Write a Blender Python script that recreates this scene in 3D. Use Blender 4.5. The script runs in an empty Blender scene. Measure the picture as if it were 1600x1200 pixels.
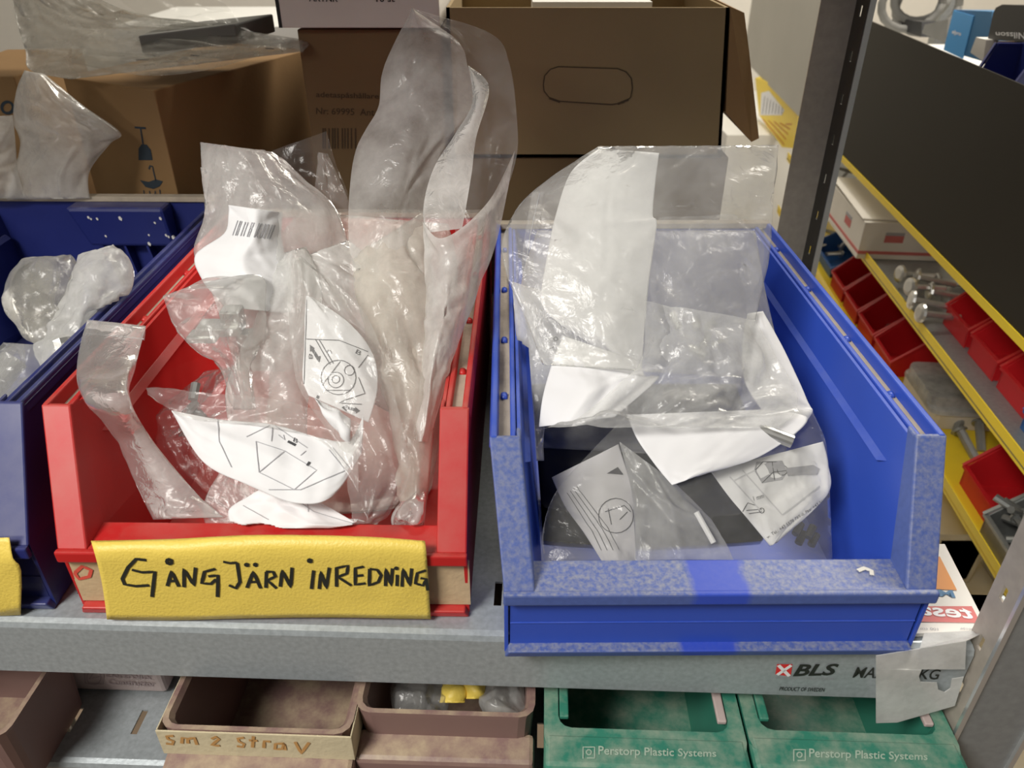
import bpy, bmesh, math, random
from mathutils import Vector, Matrix, noise
from mathutils.bvhtree import BVHTree

sc = bpy.context.scene
C = sc.collection
# ------------------------------------------------------------------ camera
F = 1210.0
PITCH = math.atan(749 / F)
CP, SP = math.cos(PITCH), math.sin(PITCH)
CH = .463                                   # camera height over the shelf deck
cam = bpy.data.cameras.new('camera'); cam_o = bpy.data.objects.new('camera', cam); C.objects.link(cam_o)
cam.sensor_width = 36; cam.lens = F / 1600 * 36; cam.clip_start = .02
cam_o.location = (0, 0, CH); cam_o.rotation_euler = (math.pi / 2 - PITCH, 0, 0)
cam.dof.use_dof = True; cam.dof.focus_distance = .68; cam.dof.aperture_fstop = 9
sc.camera = cam_o
# ------------------------------------------------------------------ light
w = bpy.data.worlds.new('world'); sc.world = w; w.use_nodes = True
w.node_tree.nodes['Background'].inputs[0].default_value = (1.0, .93, .82, 1)
w.node_tree.nodes['Background'].inputs[1].default_value = .095
sc.view_settings.view_transform = 'Standard'; sc.view_settings.look = 'None'
sc.view_settings.gamma = 1; sc.view_settings.use_curve_mapping = False
sc.view_settings.exposure = .2
sc.cycles.transparent_max_bounces = 32
def area(name, loc, target, sx, sy, energy, col):
    l = bpy.data.lights.new(name, 'AREA'); l.shape = 'RECTANGLE'; l.size = sx; l.size_y = sy
    l.energy = energy; l.color = col
    o = bpy.data.objects.new(name, l); C.objects.link(o); o.location = loc
    o.rotation_euler = (Vector(target) - Vector(loc)).to_track_quat('-Z', 'Y').to_euler()
    return o
area('ceiling_lamp_aisle', (-1.05, -.62, 1.65), (-.05, .5, .1), .75, .5, 41, (1, .96, .90))
area('fill_lamp_down_aisle', (-2.2, -2.4, 1.9), (0, .5, 0), 1.2, .3, 15, (1, .95, .88))  # unseen fill lamp, added to reach the bins on the lower shelf
area('fill_lamp_far', (1.15, 1.9, 2.1), (1.15, 1.9, 0), 1.3, .4, 60, (1, .94, .84))  # added lamp out of view, brightens the neighbouring rack and background
area('ceiling_lamp_back', (0, 2.4, 2.1), (0, 2.6, 0), 1.3, .3, 18, (1, .93, .8))

# ------------------------------------------------------------------ pixel helpers (photo is 1600 x 1200)
def ray(x, y):
    v = y - 600
    return Vector((x - 800, F * CP - v * SP, -F * SP - v * CP))
def at(x, y, Y):
    r = ray(x, y); return Vector((0, 0, CH)) + r * (Y / r.y)
def atz(x, y, z):
    r = ray(x, y); return Vector((0, 0, CH)) + r * ((z - CH) / r.z)

# ------------------------------------------------------------------ materials
def nodes(name):
    m = bpy.data.materials.new(name); m.use_nodes = True
    nt = m.node_tree; b = nt.nodes['Principled BSDF']
    return m, nt, b
def N(nt, t, **kw):
    n = nt.nodes.new(t)
    for k, v in kw.items():
        if k in n.inputs: n.inputs[k].default_value = v
        else: setattr(n, k, v)
    return n
def mixcol(nt, fac, a, b):
    m = nt.nodes.new('ShaderNodeMix'); m.data_type = 'RGBA'
    for s, v in ((0, fac), (6, a), (7, b)):
        if hasattr(v, 'links'): nt.links.new(v, m.inputs[s])
        else: m.inputs[s].default_value = v if s == 0 else (*v, 1)
    return m.outputs[2]
def ramp(nt, src, lo, hi):
    r = nt.nodes.new('ShaderNodeMapRange'); r.inputs[1].default_value = lo; r.inputs[2].default_value = hi
    nt.links.new(src, r.inputs[0]); return r.outputs[0]
def mat(name, col, rough=.5, metal=0, var=.12, scale=30, bump=0, bscale=200, spec=.5, dust=None, dustamt=.5, dscale=25, wiped=None):
    m, nt, b = nodes(name)
    tc = nt.nodes.new('ShaderNodeTexCoord')
    nz = N(nt, 'ShaderNodeTexNoise', Scale=scale, Detail=5)
    nt.links.new(tc.outputs['Object'], nz.inputs['Vector'])
    c2 = tuple(max(0, c * (1 - var)) for c in col); c1 = tuple(min(1, c * (1 + var)) for c in col)
    out = mixcol(nt, nz.outputs[0], c2, c1)
    b.inputs['Roughness'].default_value = rough; b.inputs['Metallic'].default_value = metal
    b.inputs['Specular IOR Level'].default_value = spec
    if dust:
        geo = nt.nodes.new('ShaderNodeNewGeometry'); sep = nt.nodes.new('ShaderNodeSeparateXYZ')
        nt.links.new(geo.outputs['Normal'], sep.inputs[0])
        up = ramp(nt, sep.outputs[2], .15, .95)
        n2 = N(nt, 'ShaderNodeTexNoise', Scale=dscale, Detail=7, Roughness=.65)
        nt.links.new(tc.outputs['Object'], n2.inputs['Vector'])
        d = ramp(nt, n2.outputs[0], .38, .68)
        mu = N(nt, 'ShaderNodeMath', operation='MULTIPLY'); nt.links.new(up, mu.inputs[0]); nt.links.new(d, mu.inputs[1])
        mu2 = N(nt, 'ShaderNodeMath', operation='MULTIPLY'); nt.links.new(mu.outputs[0], mu2.inputs[0]); mu2.inputs[1].default_value = dustamt
        out = mixcol(nt, mu2.outputs[0], (0, 0, 0), dust) if False else _mix3(nt, mu2.outputs[0], out, dust)
    if wiped:      # hand-wiped clean strip near the middle
        sx = nt.nodes.new('ShaderNodeSeparateXYZ'); nt.links.new(tc.outputs['Object'], sx.inputs[0])
        ab = N(nt, 'ShaderNodeMath', operation='ABSOLUTE'); nt.links.new(sx.outputs[0], ab.inputs[0])
        wn = N(nt, 'ShaderNodeTexNoise', Scale=50); nt.links.new(tc.outputs['Object'], wn.inputs['Vector'])
        wm = N(nt, 'ShaderNodeMath', operation='MULTIPLY_ADD'); nt.links.new(wn.outputs[0], wm.inputs[0]); wm.inputs[1].default_value = .012; nt.links.new(ab.outputs[0], wm.inputs[2])
        wr0 = nt.nodes.new('ShaderNodeMapRange'); wr0.inputs[1].default_value = .023; wr0.inputs[2].default_value = .028; wr0.inputs[3].default_value = .92; wr0.inputs[4].default_value = 0
        nt.links.new(wm.outputs[0], wr0.inputs[0]); out = _mix3(nt, wr0.outputs[0], out, wiped)
    nt.links.new(out, b.inputs['Base Color'])
    if bump:
        n3 = N(nt, 'ShaderNodeTexNoise', Scale=bscale, Detail=3)
        nt.links.new(tc.outputs['Object'], n3.inputs['Vector'])
        bp = N(nt, 'ShaderNodeBump', Strength=bump, Distance=.002)
        nt.links.new(n3.outputs[0], bp.inputs['Height']); nt.links.new(bp.outputs[0], b.inputs['Normal'])
    return m
def _mix3(nt, fac, src, col):
    m = nt.nodes.new('ShaderNodeMix'); m.data_type = 'RGBA'
    nt.links.new(fac, m.inputs[0]); nt.links.new(src, m.inputs[6]); m.inputs[7].default_value = (*col, 1)
    return m.outputs[2]
def film(name, haze, col=(.9, .9, .88), rough=.20, gloss=.6, scale=26, bump=.35, spread=.35):
    """thin polythene: transparent, milky with scatter on both sides, glossy skin"""
    m = bpy.data.materials.new(name); m.use_nodes = True; nt = m.node_tree
    nt.nodes.clear(); L = nt.links.new
    out = nt.nodes.new('ShaderNodeOutputMaterial')
    tr = N(nt, 'ShaderNodeBsdfTransparent'); tr.inputs[0].default_value = (.97, .97, .96, 1)
    di = N(nt, 'ShaderNodeBsdfDiffuse'); di.inputs[0].default_value = (*col, 1)
    tl = N(nt, 'ShaderNodeBsdfTranslucent'); tl.inputs[0].default_value = (*col, 1)
    gl = N(nt, 'ShaderNodeBsdfGlossy'); gl.inputs['Roughness'].default_value = rough; gl.inputs[0].default_value = (1, 1, 1, 1)
    tc = nt.nodes.new('ShaderNodeTexCoord')
    nz = N(nt, 'ShaderNodeTexNoise', Scale=scale, Detail=6, Roughness=.6); L(tc.outputs['Object'], nz.inputs['Vector'])
    mr = nt.nodes.new('ShaderNodeMapRange'); L(nz.outputs[0], mr.inputs[0])
    mr.inputs[1].default_value = .3; mr.inputs[2].default_value = .7
    mr.inputs[3].default_value = haze * (1 - spread); mr.inputs[4].default_value = min(1, haze * (1 + spread))
    n2 = N(nt, 'ShaderNodeTexNoise', Scale=scale * 2.6, Detail=4, Roughness=.55, Distortion=1.2); L(tc.outputs['Object'], n2.inputs['Vector'])
    bp = N(nt, 'ShaderNodeBump', Strength=bump, Distance=.004); L(n2.outputs[0], bp.inputs['Height'])
    L(bp.outputs[0], gl.inputs['Normal']); L(bp.outputs[0], di.inputs['Normal'])
    m1 = N(nt, 'ShaderNodeMixShader'); m1.inputs[0].default_value = .42; L(di.outputs[0], m1.inputs[1]); L(tl.outputs[0], m1.inputs[2])
    m2 = N(nt, 'ShaderNodeMixShader'); L(mr.outputs[0], m2.inputs[0]); L(tr.outputs[0], m2.inputs[1]); L(m1.outputs[0], m2.inputs[2])
    fr = N(nt, 'ShaderNodeFresnel', IOR=1.45); L(bp.outputs[0], fr.inputs['Normal'])
    mu = N(nt, 'ShaderNodeMath', operation='MULTIPLY'); L(fr.outputs[0], mu.inputs[0]); mu.inputs[1].default_value = gloss
    m3 = N(nt, 'ShaderNodeMixShader'); L(mu.outputs[0], m3.inputs[0]); L(m2.outputs[0], m3.inputs[1]); L(gl.outputs[0], m3.inputs[2])
    L(m3.outputs[0], out.inputs[0])
    return m
DUST = (.42, .36, .28)
M = dict(
    blue=mat('blue_plastic', (.034, .088, .50), .34, dust=(.30, .33, .42), dustamt=.15, var=.08, scale=9),
    blue_lip=mat('dusty_blue_plastic', (.075, .12, .36), .5, dust=(.30, .31, .34), dustamt=.85, dscale=260, var=.2, scale=220, wiped=(.028, .070, .50)),
    navy=mat('navy_plastic', (.018, .026, .15), .32, dust=(.3, .3, .32), dustamt=.2, var=.1),
    red=mat('red_plastic', (.52, .014, .014), .45, dust=(.45, .2, .15), dustamt=.35, var=.06, scale=9),
    dust=mat('dust_layer', DUST, .95, var=.25, scale=90, bump=.4),
    steel=mat('galvanised_steel', (.40, .44, .46), .40, metal=.35, var=.3, scale=240, bump=.08, bscale=300),
    steel_edge=mat('bright_steel_edge', (.75, .77, .78), .3, metal=.8, var=.1),
    post=mat('worn_galvanised_post', (.34, .355, .36), .5, metal=.55, var=.2, scale=150),
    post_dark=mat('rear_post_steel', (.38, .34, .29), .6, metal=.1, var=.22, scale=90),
    leg_dark=mat('shaded_post_leg', (.06, .058, .052), .5, metal=.3, var=.2, scale=60),  # shade on the rear post's side leg, put into its colour
    yellow_tape=mat('yellow_cloth_tape', (.86, .65, .12), .45, var=.05, scale=12, bump=.25, bscale=500),
    beige_tape=mat('masking_tape', (.56, .41, .24), .75, var=.15, scale=60, bump=.3),
    ink=mat('black_marker_ink', (.02, .022, .018), .5, var=.3, scale=120),
    red_ink=mat('red_marker_ink', (.7, .09, .06), .6),
    orange_ink=mat('faded_orange_ink', (.5, .27, .09), .7, var=.3, scale=60),
    print=mat('fine_black_print', (.05, .05, .055), .7),
    grey_print=mat('grey_print', (.38, .38, .40), .7),
    pale_print=mat('pale_grey_print', (.58, .58, .60), .7),
    brown_print=mat('dark_carton_print', (.075, .05, .025), .8),
    blue_print=mat('blue_black_carton_print', (.03, .045, .06), .8),
    paper=mat('white_paper', (.80, .80, .81), .6, var=.03, scale=8, bump=.12, bscale=40),
    paper_dim=mat('uncoated_grey_paper', (.55, .54, .55), .7, var=.06),
    carton=mat('brown_cardboard', (.30, .175, .072), .85, var=.12, scale=14, bump=.1),
    carton_pale=mat('pale_brown_cardboard', (.30, .215, .105), .85, var=.08, scale=14, bump=.1),
    carton_dark=mat('dark_brown_cardboard', (.20, .13, .06), .85, var=.1, scale=14),
    white_carton=mat('white_cardboard', (.78, .75, .69), .7, var=.07, scale=16),
    yellow=mat('yellow_enamel', (.90, .66, .03), .4, var=.05),
    panel=mat('dark_grey_sheet', (.026, .023, .017), .55, var=.1, scale=6, spec=.15),
    panel_light=mat('brushed_grey_sheet', (.36, .35, .31), .42, metal=.3, var=.12, scale=5),
    rbin=mat('red_small_bin', (.58, .015, .02), .35, var=.08),
    bbin=mat('blue_small_bin', (.03, .12, .36), .4, var=.08),
    pink=mat('mauve_brown_plastic', (.24, .145, .13), .45, dust=(.48, .38, .25), dustamt=.9, dscale=40, var=.07),
    pink_pale=mat('pale_pink_plastic', (.52, .42, .40), .5, dust=(.5, .42, .36), dustamt=.4, var=.05),
    green=mat('green_plastic', (.035, .22, .15), .45, dust=(.38, .42, .33), dustamt=.7, dscale=45, var=.12),
    emboss=mat('worn_raised_lettering', (.40, .50, .40), .7),
    pink_emboss=mat('pale_raised_lettering', (.40, .31, .31), .6),
    zinc=mat('zinc_plated_steel', (.62, .62, .60), .3, metal=.85, var=.12, scale=80),
    zinc_dull=mat('dull_zinc', (.36, .37, .36), .42, metal=.7, var=.2, scale=120),
    black=mat('black_plastic', (.012, .012, .013), .4, var=.2),
    charcoal=mat('shade_black', (.02, .02, .022), .45, var=.3),  # for the added shade sheet in the blue bin, and the dark case
    grey=mat('grey_fabric', (.19, .185, .17), .8, var=.2),
    cream=mat('cream_plastic', (.62, .57, .48), .45, var=.06),
    lightblue=mat('bright_blue_card', (.10, .36, .72), .55, var=.04),
    midblue=mat('dull_blue_card', (.05, .17, .33), .55, var=.04),
    orange=mat('orange_card', (.62, .22, .02), .5),
    salmon=mat('faded_red_print', (.60, .16, .15), .6),
    redlogo=mat('red_logo', (.70, .03, .03), .5),
    white=mat('white_print', (.85, .85, .85), .6, var=.02),
    wall=mat('cream_wall_paint', (.80, .76, .68), .8, var=.03),
    floor=mat('brown_concrete', (.26, .19, .13), .8, var=.2, scale=8),
    shelf_white=mat('white_shelf', (.8, .79, .75), .5, var=.03),
    chip=mat('bare_chip', (.75, .73, .66), .7),
)
FILM = {k: film('polythene_%s' % n, h, **kw) for k, n, h, kw in (
    ('clear', 'clear', .06, {}), ('thin', 'thin', .20, {}), ('mid', 'hazy', .38, {}),
    ('milk', 'milky', .50, {}), ('dense', 'dense', .74, dict(col=(.88, .87, .83))),
    ('cream', 'cream', .5, dict(col=(.88, .84, .76))),
    ('matt', 'matt', .46, dict(col=(.84, .82, .78), gloss=.22, bump=.2)), ('frost', 'frosted', .72, dict(gloss=.5, bump=.1)), ('dull', 'dull_grey', .30, dict(col=(.72, .70, .62), gloss=.6)))}

# ------------------------------------------------------------------ object helpers
MW = {}
def tag(o, label, cat, group=None, kind=None):
    o['label'] = label; o['category'] = cat
    if group: o['group'] = group
    if kind: o['kind'] = kind
def thing(name, loc, label, cat, rz=0, group=None):
    o = bpy.data.objects.new(name, None); C.objects.link(o)
    o.empty_display_size = .02; o.location = loc; o.rotation_euler = (0, 0, rz)
    MW[o] = Matrix.Translation(loc) @ Matrix.Rotation(rz, 4, 'Z')
    tag(o, label, cat, group)
    return o
class MB:
    def __init__(s): s.v = []; s.f = []
    def add(s, vs, fs):
        n = len(s.v); s.v += [Vector(p) for p in vs]; s.f += [tuple(i + n for i in f) for f in fs]; return s
    def hexa(s, p):      # p: 4 bottom, 4 top
        return s.add(p, [(0, 3, 2, 1), (4, 5, 6, 7), (0, 1, 5, 4), (1, 2, 6, 5), (2, 3, 7, 6), (3, 0, 4, 7)])
    def box(s, x0, x1, y0, y1, z0, z1):
        return s.hexa([(x0, y0, z0), (x1, y0, z0), (x1, y1, z0), (x0, y1, z0), (x0, y0, z1), (x1, y0, z1), (x1, y1, z1), (x0, y1, z1)])
    def prism(s, poly, d):      # poly: 3d points, extruded by d
        n = len(poly); d = Vector(d); a = [Vector(p) for p in poly]
        return s.add(a + [p + d for p in a], [tuple(range(n - 1, -1, -1)), tuple(range(n, 2 * n))] +
                     [(i, (i + 1) % n, n + (i + 1) % n, n + i) for i in range(n)])
    def loft(s, loops, cap0=True, cap1=True):
        n = len(loops[0]); vs = [p for l in loops for p in l]; fs = []
        for k in range(len(loops) - 1):
            for i in range(n):
                j = (i + 1) % n; fs.append((k * n + i, k * n + j, (k + 1) * n + j, (k + 1) * n + i))
        if cap0: fs.append(tuple(range(n - 1, -1, -1)))
        if cap1: fs.append(tuple(range((len(loops) - 1) * n, len(loops) * n)))
        return s.add(vs, fs)
    def tube(s, pts, r, seg=10, cap=True):
        pts = [Vector(p) for p in pts]; loops = []
        rr = r if isinstance(r, (list, tuple)) else [r] * len(pts)
        t0 = (pts[1] - pts[0]).normalized(); a = t0.orthogonal().normalized()
        for i, p in enumerate(pts):
            t = (pts[min(i + 1, len(pts) - 1)] - pts[max(i - 1, 0)]).normalized()
            a = (a - t * a.dot(t)).normalized(); b = t.cross(a)
            loops.append([p + (a * math.cos(q) + b * math.sin(q)) * rr[i] for q in [2 * math.pi * k / seg for k in range(seg)]])
        return s.loft(loops, cap, cap)
def build(mb, name, m, parent=None, world=True, smooth=False, bevel=0, at_loc=None):
    vs = mb.v
    me = bpy.data.meshes.new(name)
    if parent is not None:
        if world:
            inv = MW[parent].inverted(); vs = [inv @ p for p in vs]
        mw = MW[parent].copy()
    else:
        if at_loc is None:      # origin at the middle of the base
            xs = [p.x for p in vs]; ys = [p.y for p in vs]; zs = [p.z for p in vs]
            at_loc = Vector(((min(xs) + max(xs)) / 2, (min(ys) + max(ys)) / 2, min(zs)))
        vs = [p - at_loc for p in vs]; mw = Matrix.Translation(at_loc)
    me.from_pydata([tuple(p) for p in vs], [], mb.f); me.update()
    bm = bmesh.new(); bm.from_mesh(me); bmesh.ops.recalc_face_normals(bm, faces=bm.faces); bm.to_mesh(me); bm.free()
    if smooth: me.polygons.foreach_set('use_smooth', [True] * len(me.polygons))
    me.materials.append(M[m] if isinstance(m, str) else m)
    o = bpy.data.objects.new(name, me); C.objects.link(o)
    if parent is not None: o.parent = parent
    else: o.location = at_loc
    MW[o] = mw
    if bevel:
        b = o.modifiers.new('bevel', 'BEVEL'); b.width = bevel; b.segments = 2; b.limit_method = 'ANGLE'
    return o
def bvh(o):
    mw = MW[o]
    return BVHTree.FromPolygons([mw @ v.co for v in o.data.vertices], [tuple(p.vertices) for p in o.data.polygons])
EYE = Vector((0, 0, CH))
def hit(tree, x, y):
    d = ray(x, y).normalized(); h = tree.ray_cast(EYE, d)
    return (h[0], h[1]) if h[0] else (None, None)
def ink(o, lines, wpx, m, name='print', parent=None, lift=.0006):
    """flat ink strokes lying on the surface of o; lines in photo pixels"""
    tree = bvh(o); mb = MB()
    for ln in lines:
        pts = []
        for i in range(len(ln) - 1):
            a, b = ln[i], ln[i + 1]; n = max(1, int(math.dist(a, b) / 5))
            pts += [(a[0] + (b[0] - a[0]) * k / n, a[1] + (b[1] - a[1]) * k / n) for k in range(n)]
        pts.append(ln[-1]); run = []
        for p in pts + [None]:
            h, nrm = hit(tree, *p) if p else (None, None)
            if h:
                if nrm.dot(EYE - h) < 0: nrm = -nrm
                run.append((h + nrm * lift, nrm, (EYE - h).length / F * wpx / 2))
            elif len(run) > 1:
                vs = []; fs = []
                for i, (q, nn, hw) in enumerate(run):
                    t = run[min(i + 1, len(run) - 1)][0] - run[max(i - 1, 0)][0]
                    sd = t.cross(nn); sd = sd.normalized() * hw if sd.length > 1e-9 else Vector((hw, 0, 0))
                    vs += [q - sd, q + sd]
                    if i: fs.append((2 * i - 2, 2 * i - 1, 2 * i + 1, 2 * i))
                mb.add(vs, fs); run = []
            else: run = []
    if mb.v: return build(mb, name, m, parent if parent is not None else o)
def poly_ink(o, poly, m, name='print', parent=None, lift=.0006):
    """a filled flat patch printed on o"""
    tree = bvh(o); vs = []
    for p in poly:
        h, n = hit(tree, *p)
        if not h: continue
        if n.dot(EYE - h) < 0: n = -n
        vs.append(h + n * lift)
    if len(vs) > 2:
        return build(MB().add(vs, [tuple(range(len(vs)))]), name, m, parent if parent is not None else o)
_tc = {}
def text2d(s, bold=0, shear=0):
    k = (s, bold, shear)
    if k in _tc: return _tc[k]
    cu = bpy.data.curves.new('t', 'FONT'); cu.body = s; cu.offset = bold; cu.shear = shear; cu.resolution_u = 3
    ob = bpy.data.objects.new('t', cu); C.objects.link(ob)
    bpy.context.view_layer.update()
    e = ob.evaluated_get(bpy.context.evaluated_depsgraph_get()); me = e.to_mesh()
    v = [(a.co.x, a.co.y) for a in me.vertices]; f = [tuple(p.vertices) for p in me.polygons]
    e.to_mesh_clear(); bpy.data.objects.remove(ob); bpy.data.curves.remove(cu)
    x0 = min(a for a, _ in v); x1 = max(a for a, _ in v); y0 = min(b for _, b in v); y1 = max(b for _, b in v)
    v = [((a - x0) / (x1 - x0), (b - y0) / (y1 - y0)) for a, b in v]
    _tc[k] = (v, f); return v, f
def text(o, s, quad, m, bold=.0, shear=0, name='lettering', parent=None, lift=.0006):
    """lettering on the surface of o; quad = photo pixels of the text's bottom-left, bottom-right, top-right, top-left"""
    v, f = text2d(s, bold, shear); tree = bvh(o); vs = []; ok = []
    a, b, c, d = quad
    for (u, t) in v:
        x = (a[0] * (1 - u) + b[0] * u) * (1 - t) + (d[0] * (1 - u) + c[0] * u) * t
        y = (a[1] * (1 - u) + b[1] * u) * (1 - t) + (d[1] * (1 - u) + c[1] * u) * t
        h, n = hit(tree, x, y)
        if h:
            if n.dot(EYE - h) < 0: n = -n
            vs.append(h + n * lift); ok.append(True)
        else: vs.append(Vector()); ok.append(False)
    fs = [q for q in f if all(ok[i] for i in q)]
    if fs: return build(MB().add(vs, fs), name, m, parent if parent is not None else o)

# ---- crumpled sheets
def cr(p0, p1, p2, p3, t):
    return .5 * (2 * p1 + (p2 - p0) * t + (2 * p0 - 5 * p1 + 4 * p2 - p3) * t * t + (3 * p1 - p0 - 3 * p2 + p3) * t ** 3)
def spline(pts, n):
    k = len(pts) - 1; out = []
    for i in range(n):
        q = i / (n - 1) * k; j = min(int(q), k - 1); t = q - j
        out.append(cr(pts[max(j - 1, 0)], pts[j], pts[j + 1], pts[min(j + 2, k)], t))
    return out
def red_d(y): return .445 + (815 - y) * .00040
def blue_d(y): return .408 + (880 - y) * .00042
def ruled(rows, D, d=0, bulge=0, cols=5):
    """rows of (xl, yl, xr, yr[, back offset]) in photo pixels at the depth rule D -> control net"""
    net = []
    for r in rows:
        o = r[4] if len(r) > 4 else 0
        a = at(r[0], r[1], D(r[1]) + d + o); b = at(r[2], r[3], D(r[3]) + d + o); row = []
        for k in range(cols):
            u = k / (cols - 1); p = a.lerp(b, u)
            row.append(p + (EYE - p).normalized() * bulge * math.sin(math.pi * u))
        net.append(row)
    return net
def sheet(net, nu=34, nv=40, wr=.002, seed=0, puff=0, thick=0, creases=9):
    cols = [spline([net[r][c] for r in range(len(net))], nv) for c in range(len(net[0]))]
    P = [spline([cols[c][i] for c in range(len(cols))], nu) for i in range(nv)]
    rnd = random.Random(seed)
    lw = sum((P[nv // 2][i + 1] - P[nv // 2][i]).length for i in range(nu - 1))
    lh = sum((P[i + 1][nu // 2] - P[i][nu // 2]).length for i in range(nv - 1))
    cs = []
    for _ in range(creases * 2):
        a = rnd.uniform(0, math.pi); cx, cy = rnd.random() * lw, rnd.random() * lh
        cs.append((math.cos(a), math.sin(a), cx, cy, rnd.uniform(.004, .012), rnd.uniform(.02, .08), rnd.choice((-1, 1)) * rnd.uniform(.4, 1)))
    off = Vector((seed * 3.7, seed * 1.3, 0))
    Q = []; B = []
    for i in range(nv):
        row = []; brow = []
        for j in range(nu):
            p = P[i][j]
            du = P[i][min(j + 1, nu - 1)] - P[i][max(j - 1, 0)]; dv = P[min(i + 1, nv - 1)][j] - P[max(i - 1, 0)][j]
            n = du.cross(dv); n = n.normalized() if n.length > 1e-12 else Vector((0, -1, 0))
            if n.dot(EYE - p) < 0: n = -n
            s, t = j / (nu - 1) * lw, i / (nv - 1) * lh
            h = 0
            for (ca, sa, cx, cy, wd, ln, am) in cs:
                dd = abs(-(s - cx) * sa + (t - cy) * ca); al = abs((s - cx) * ca + (t - cy) * sa)
                if dd < wd and al < ln: h += am * (1 - dd / wd) * (1 - (al / ln) ** 2)
            h = h * 1.5 + noise.noise(Vector((s * 24, t * 24, 0)) + off) * .7 + abs(noise.noise(Vector((s * 60, t * 60, 5)) + off)) * .9
            e = min(1, 8 * min(j / (nu - 1), 1 - j / (nu - 1), i / (nv - 1), 1 - i / (nv - 1)) + .35)
            pf = (1 - (2 * j / (nu - 1) - 1) ** 4) * (1 - (2 * i / (nv - 1) - 1) ** 4)
            row.append(p + n * (h * wr * e + puff * pf)); brow.append(p - n * (puff * pf * .8 - h * wr * (e if thick else -.5 * e) + thick))
        Q.append(row); B.append(brow)
    mb = MB()
    def idx(i, j): return i * nu + j
    fs = [(idx(i, j), idx(i, j + 1), idx(i + 1, j + 1), idx(i + 1, j)) for i in range(nv - 1) for j in range(nu - 1)]
    mb.add([p for r in Q for p in r], fs)
    if puff or thick:
        mb.add([p for r in B for p in r], fs)
        n = nu * nv; rim = [(0, j, 0, j + 1) for j in range(nu - 1)] + [(nv - 1, j, nv - 1, j + 1) for j in range(nu - 1)] + \
            [(i, 0, i + 1, 0) for i in range(nv - 1)] + [(i, nu - 1, i + 1, nu - 1) for i in range(nv - 1)]
        mb.f += [(idx(a, b), idx(c, d), idx(c, d) + n, idx(a, b) + n) for a, b, c, d in rim]
    return mb
CLAMP = {}
def keep_in(mb, D):
    c = CLAMP.get(D)
    if not c: return mb
    mw, W, h, zl, L = c; inv = mw.inverted()
    for i, p in enumerate(mb.v):
        q = inv @ p
        q.z = max(q.z, .0065)
        if q.z < h + .003:
            w_ = (W - .042) + .012 * max(0, q.z) / h
            q.x = max(-w_, min(w_, q.x))
        if q.z < zl + .005: q.y = max(q.y, .031)
        q.y = min(q.y, L - .025) if q.z < h + .01 else q.y
        mb.v[i] = mw @ q
    return mb
def sheet_part(parent, name, rows, m, D, d=0, bulge=0, wr=.002, seed=0, puff=0, thick=0, nu=40, nv=46, creases=9):
    return build(keep_in(sheet(ruled(rows, D, d, bulge), nu, nv, wr, seed, puff, thick, creases), D), name, FILM.get(m) or M[m], parent, smooth=True)

# ================================================================== the room
def struct(name, mb, m):
    o = build(mb, name, m); o['kind'] = 'structure'; return o
struct('floor', MB().box(-3, 3.2, -1.6, 4.2, -1.34, -1.3), 'floor')
struct('wall_back', MB().box(-3, 3.2, 4.2, 4.26, -1.3, 2.4), 'wall')
struct('wall_right', MB().box(3.2, 3.26, -1.6, 4.2, -1.3, 2.4), 'wall')

# ================================================================== our steel rack
YAW = math.radians(-2.1)
rack = thing('shelving_rack', Vector((-.0095, .3913, -.9)), 'galvanised steel shelving rack carrying the large storage bins', 'shelf rack', YAW)
RO = MW[rack]
def shelf_board(z, x0, x1, depth, face, slots, name):
    """deck with a folded front face and a row of slots near the edge; local to rack"""
    z -= -.9; mb = MB()
    prof = [(0, z - face), (0, z - .006), (.0017, z - .0017), (.006, z), (.03, z), (.03, z - .002), (.008, z - .002), (.002, z - .007), (.002, z - face)]
    a = [Vector((x0, p[0], p[1])) for p in prof]
    mb.prism(a, (x1 - x0, 0, 0))
    xs = sorted(slots); cur = x0
    for s in xs:
        mb.box(cur, s, .03, .055, z - .002, z); cur = s + .006
    mb.box(cur, x1, .03, .055, z - .002, z)
    mb.box(x0, x1, .055, depth, z - .002, z)
    o = build(mb, name, 'steel', rack, world=False)
    return o
sl = [-1.0 + i * .066 for i in range(22)]
LOWZ = -.182
deck = shelf_board(-.0005, -1.0, .349, .62, .057, [s + .004 for s in sl], 'shelf_board')
low = shelf_board(LOWZ, -1.0, .349, .62, .05, [-.465 + i * .062 for i in range(12)], 'shelf_board')
top = shelf_board(.70, -1.0, .36, .62, .05, [], 'shelf_board')
# posts (angle section with slots through the side leg)
def post(y, legdir, x, z0, z1, wx, wy, name, m, rear):
    mb = MB(); t = .002
    yb = y
    mb.box(x, x + wx, yb, yb + t, z0, z1)                                    # leg facing the aisle
    ys = (yb, yb + wy) if legdir > 0 else (yb - wy, yb)
    xx = x + wx if rear else x
    hs = .012; k = z0; web = mb; mb = MB()
    while k < z1:                                                            # leg along the depth, pierced
        mb.box(xx - t, xx, ys[0], ys[0] + wy * .42, k, min(k + .05, z1))
        mb.box(xx - t, xx, ys[0] + wy * .62, ys[1], k, min(k + .05, z1))
        mb.box(xx - t, xx, ys[0] + wy * .42, ys[0] + wy * .62, k + hs, min(k + .05, z1))
        k += .05
    o = build(web, name, m, rack, world=False)
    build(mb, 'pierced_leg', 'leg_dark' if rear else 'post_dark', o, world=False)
    e = MB()
    if rear: e.box(xx - .001, xx + .006, ys[0] - .002, ys[0], z0, z1)
    else:
        e.box(x - .003, x + .001, yb - .003, yb, z0, z1); e.box(x + wx - .002, x + wx + .002, yb - .003, yb, z0, z1)
    build(e, 'post_edge', 'steel_edge', o, world=False)
    return o
post(-.012, 1, .353, -.4, 1.9, .052, .027, 'post', 'post', False)
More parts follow.
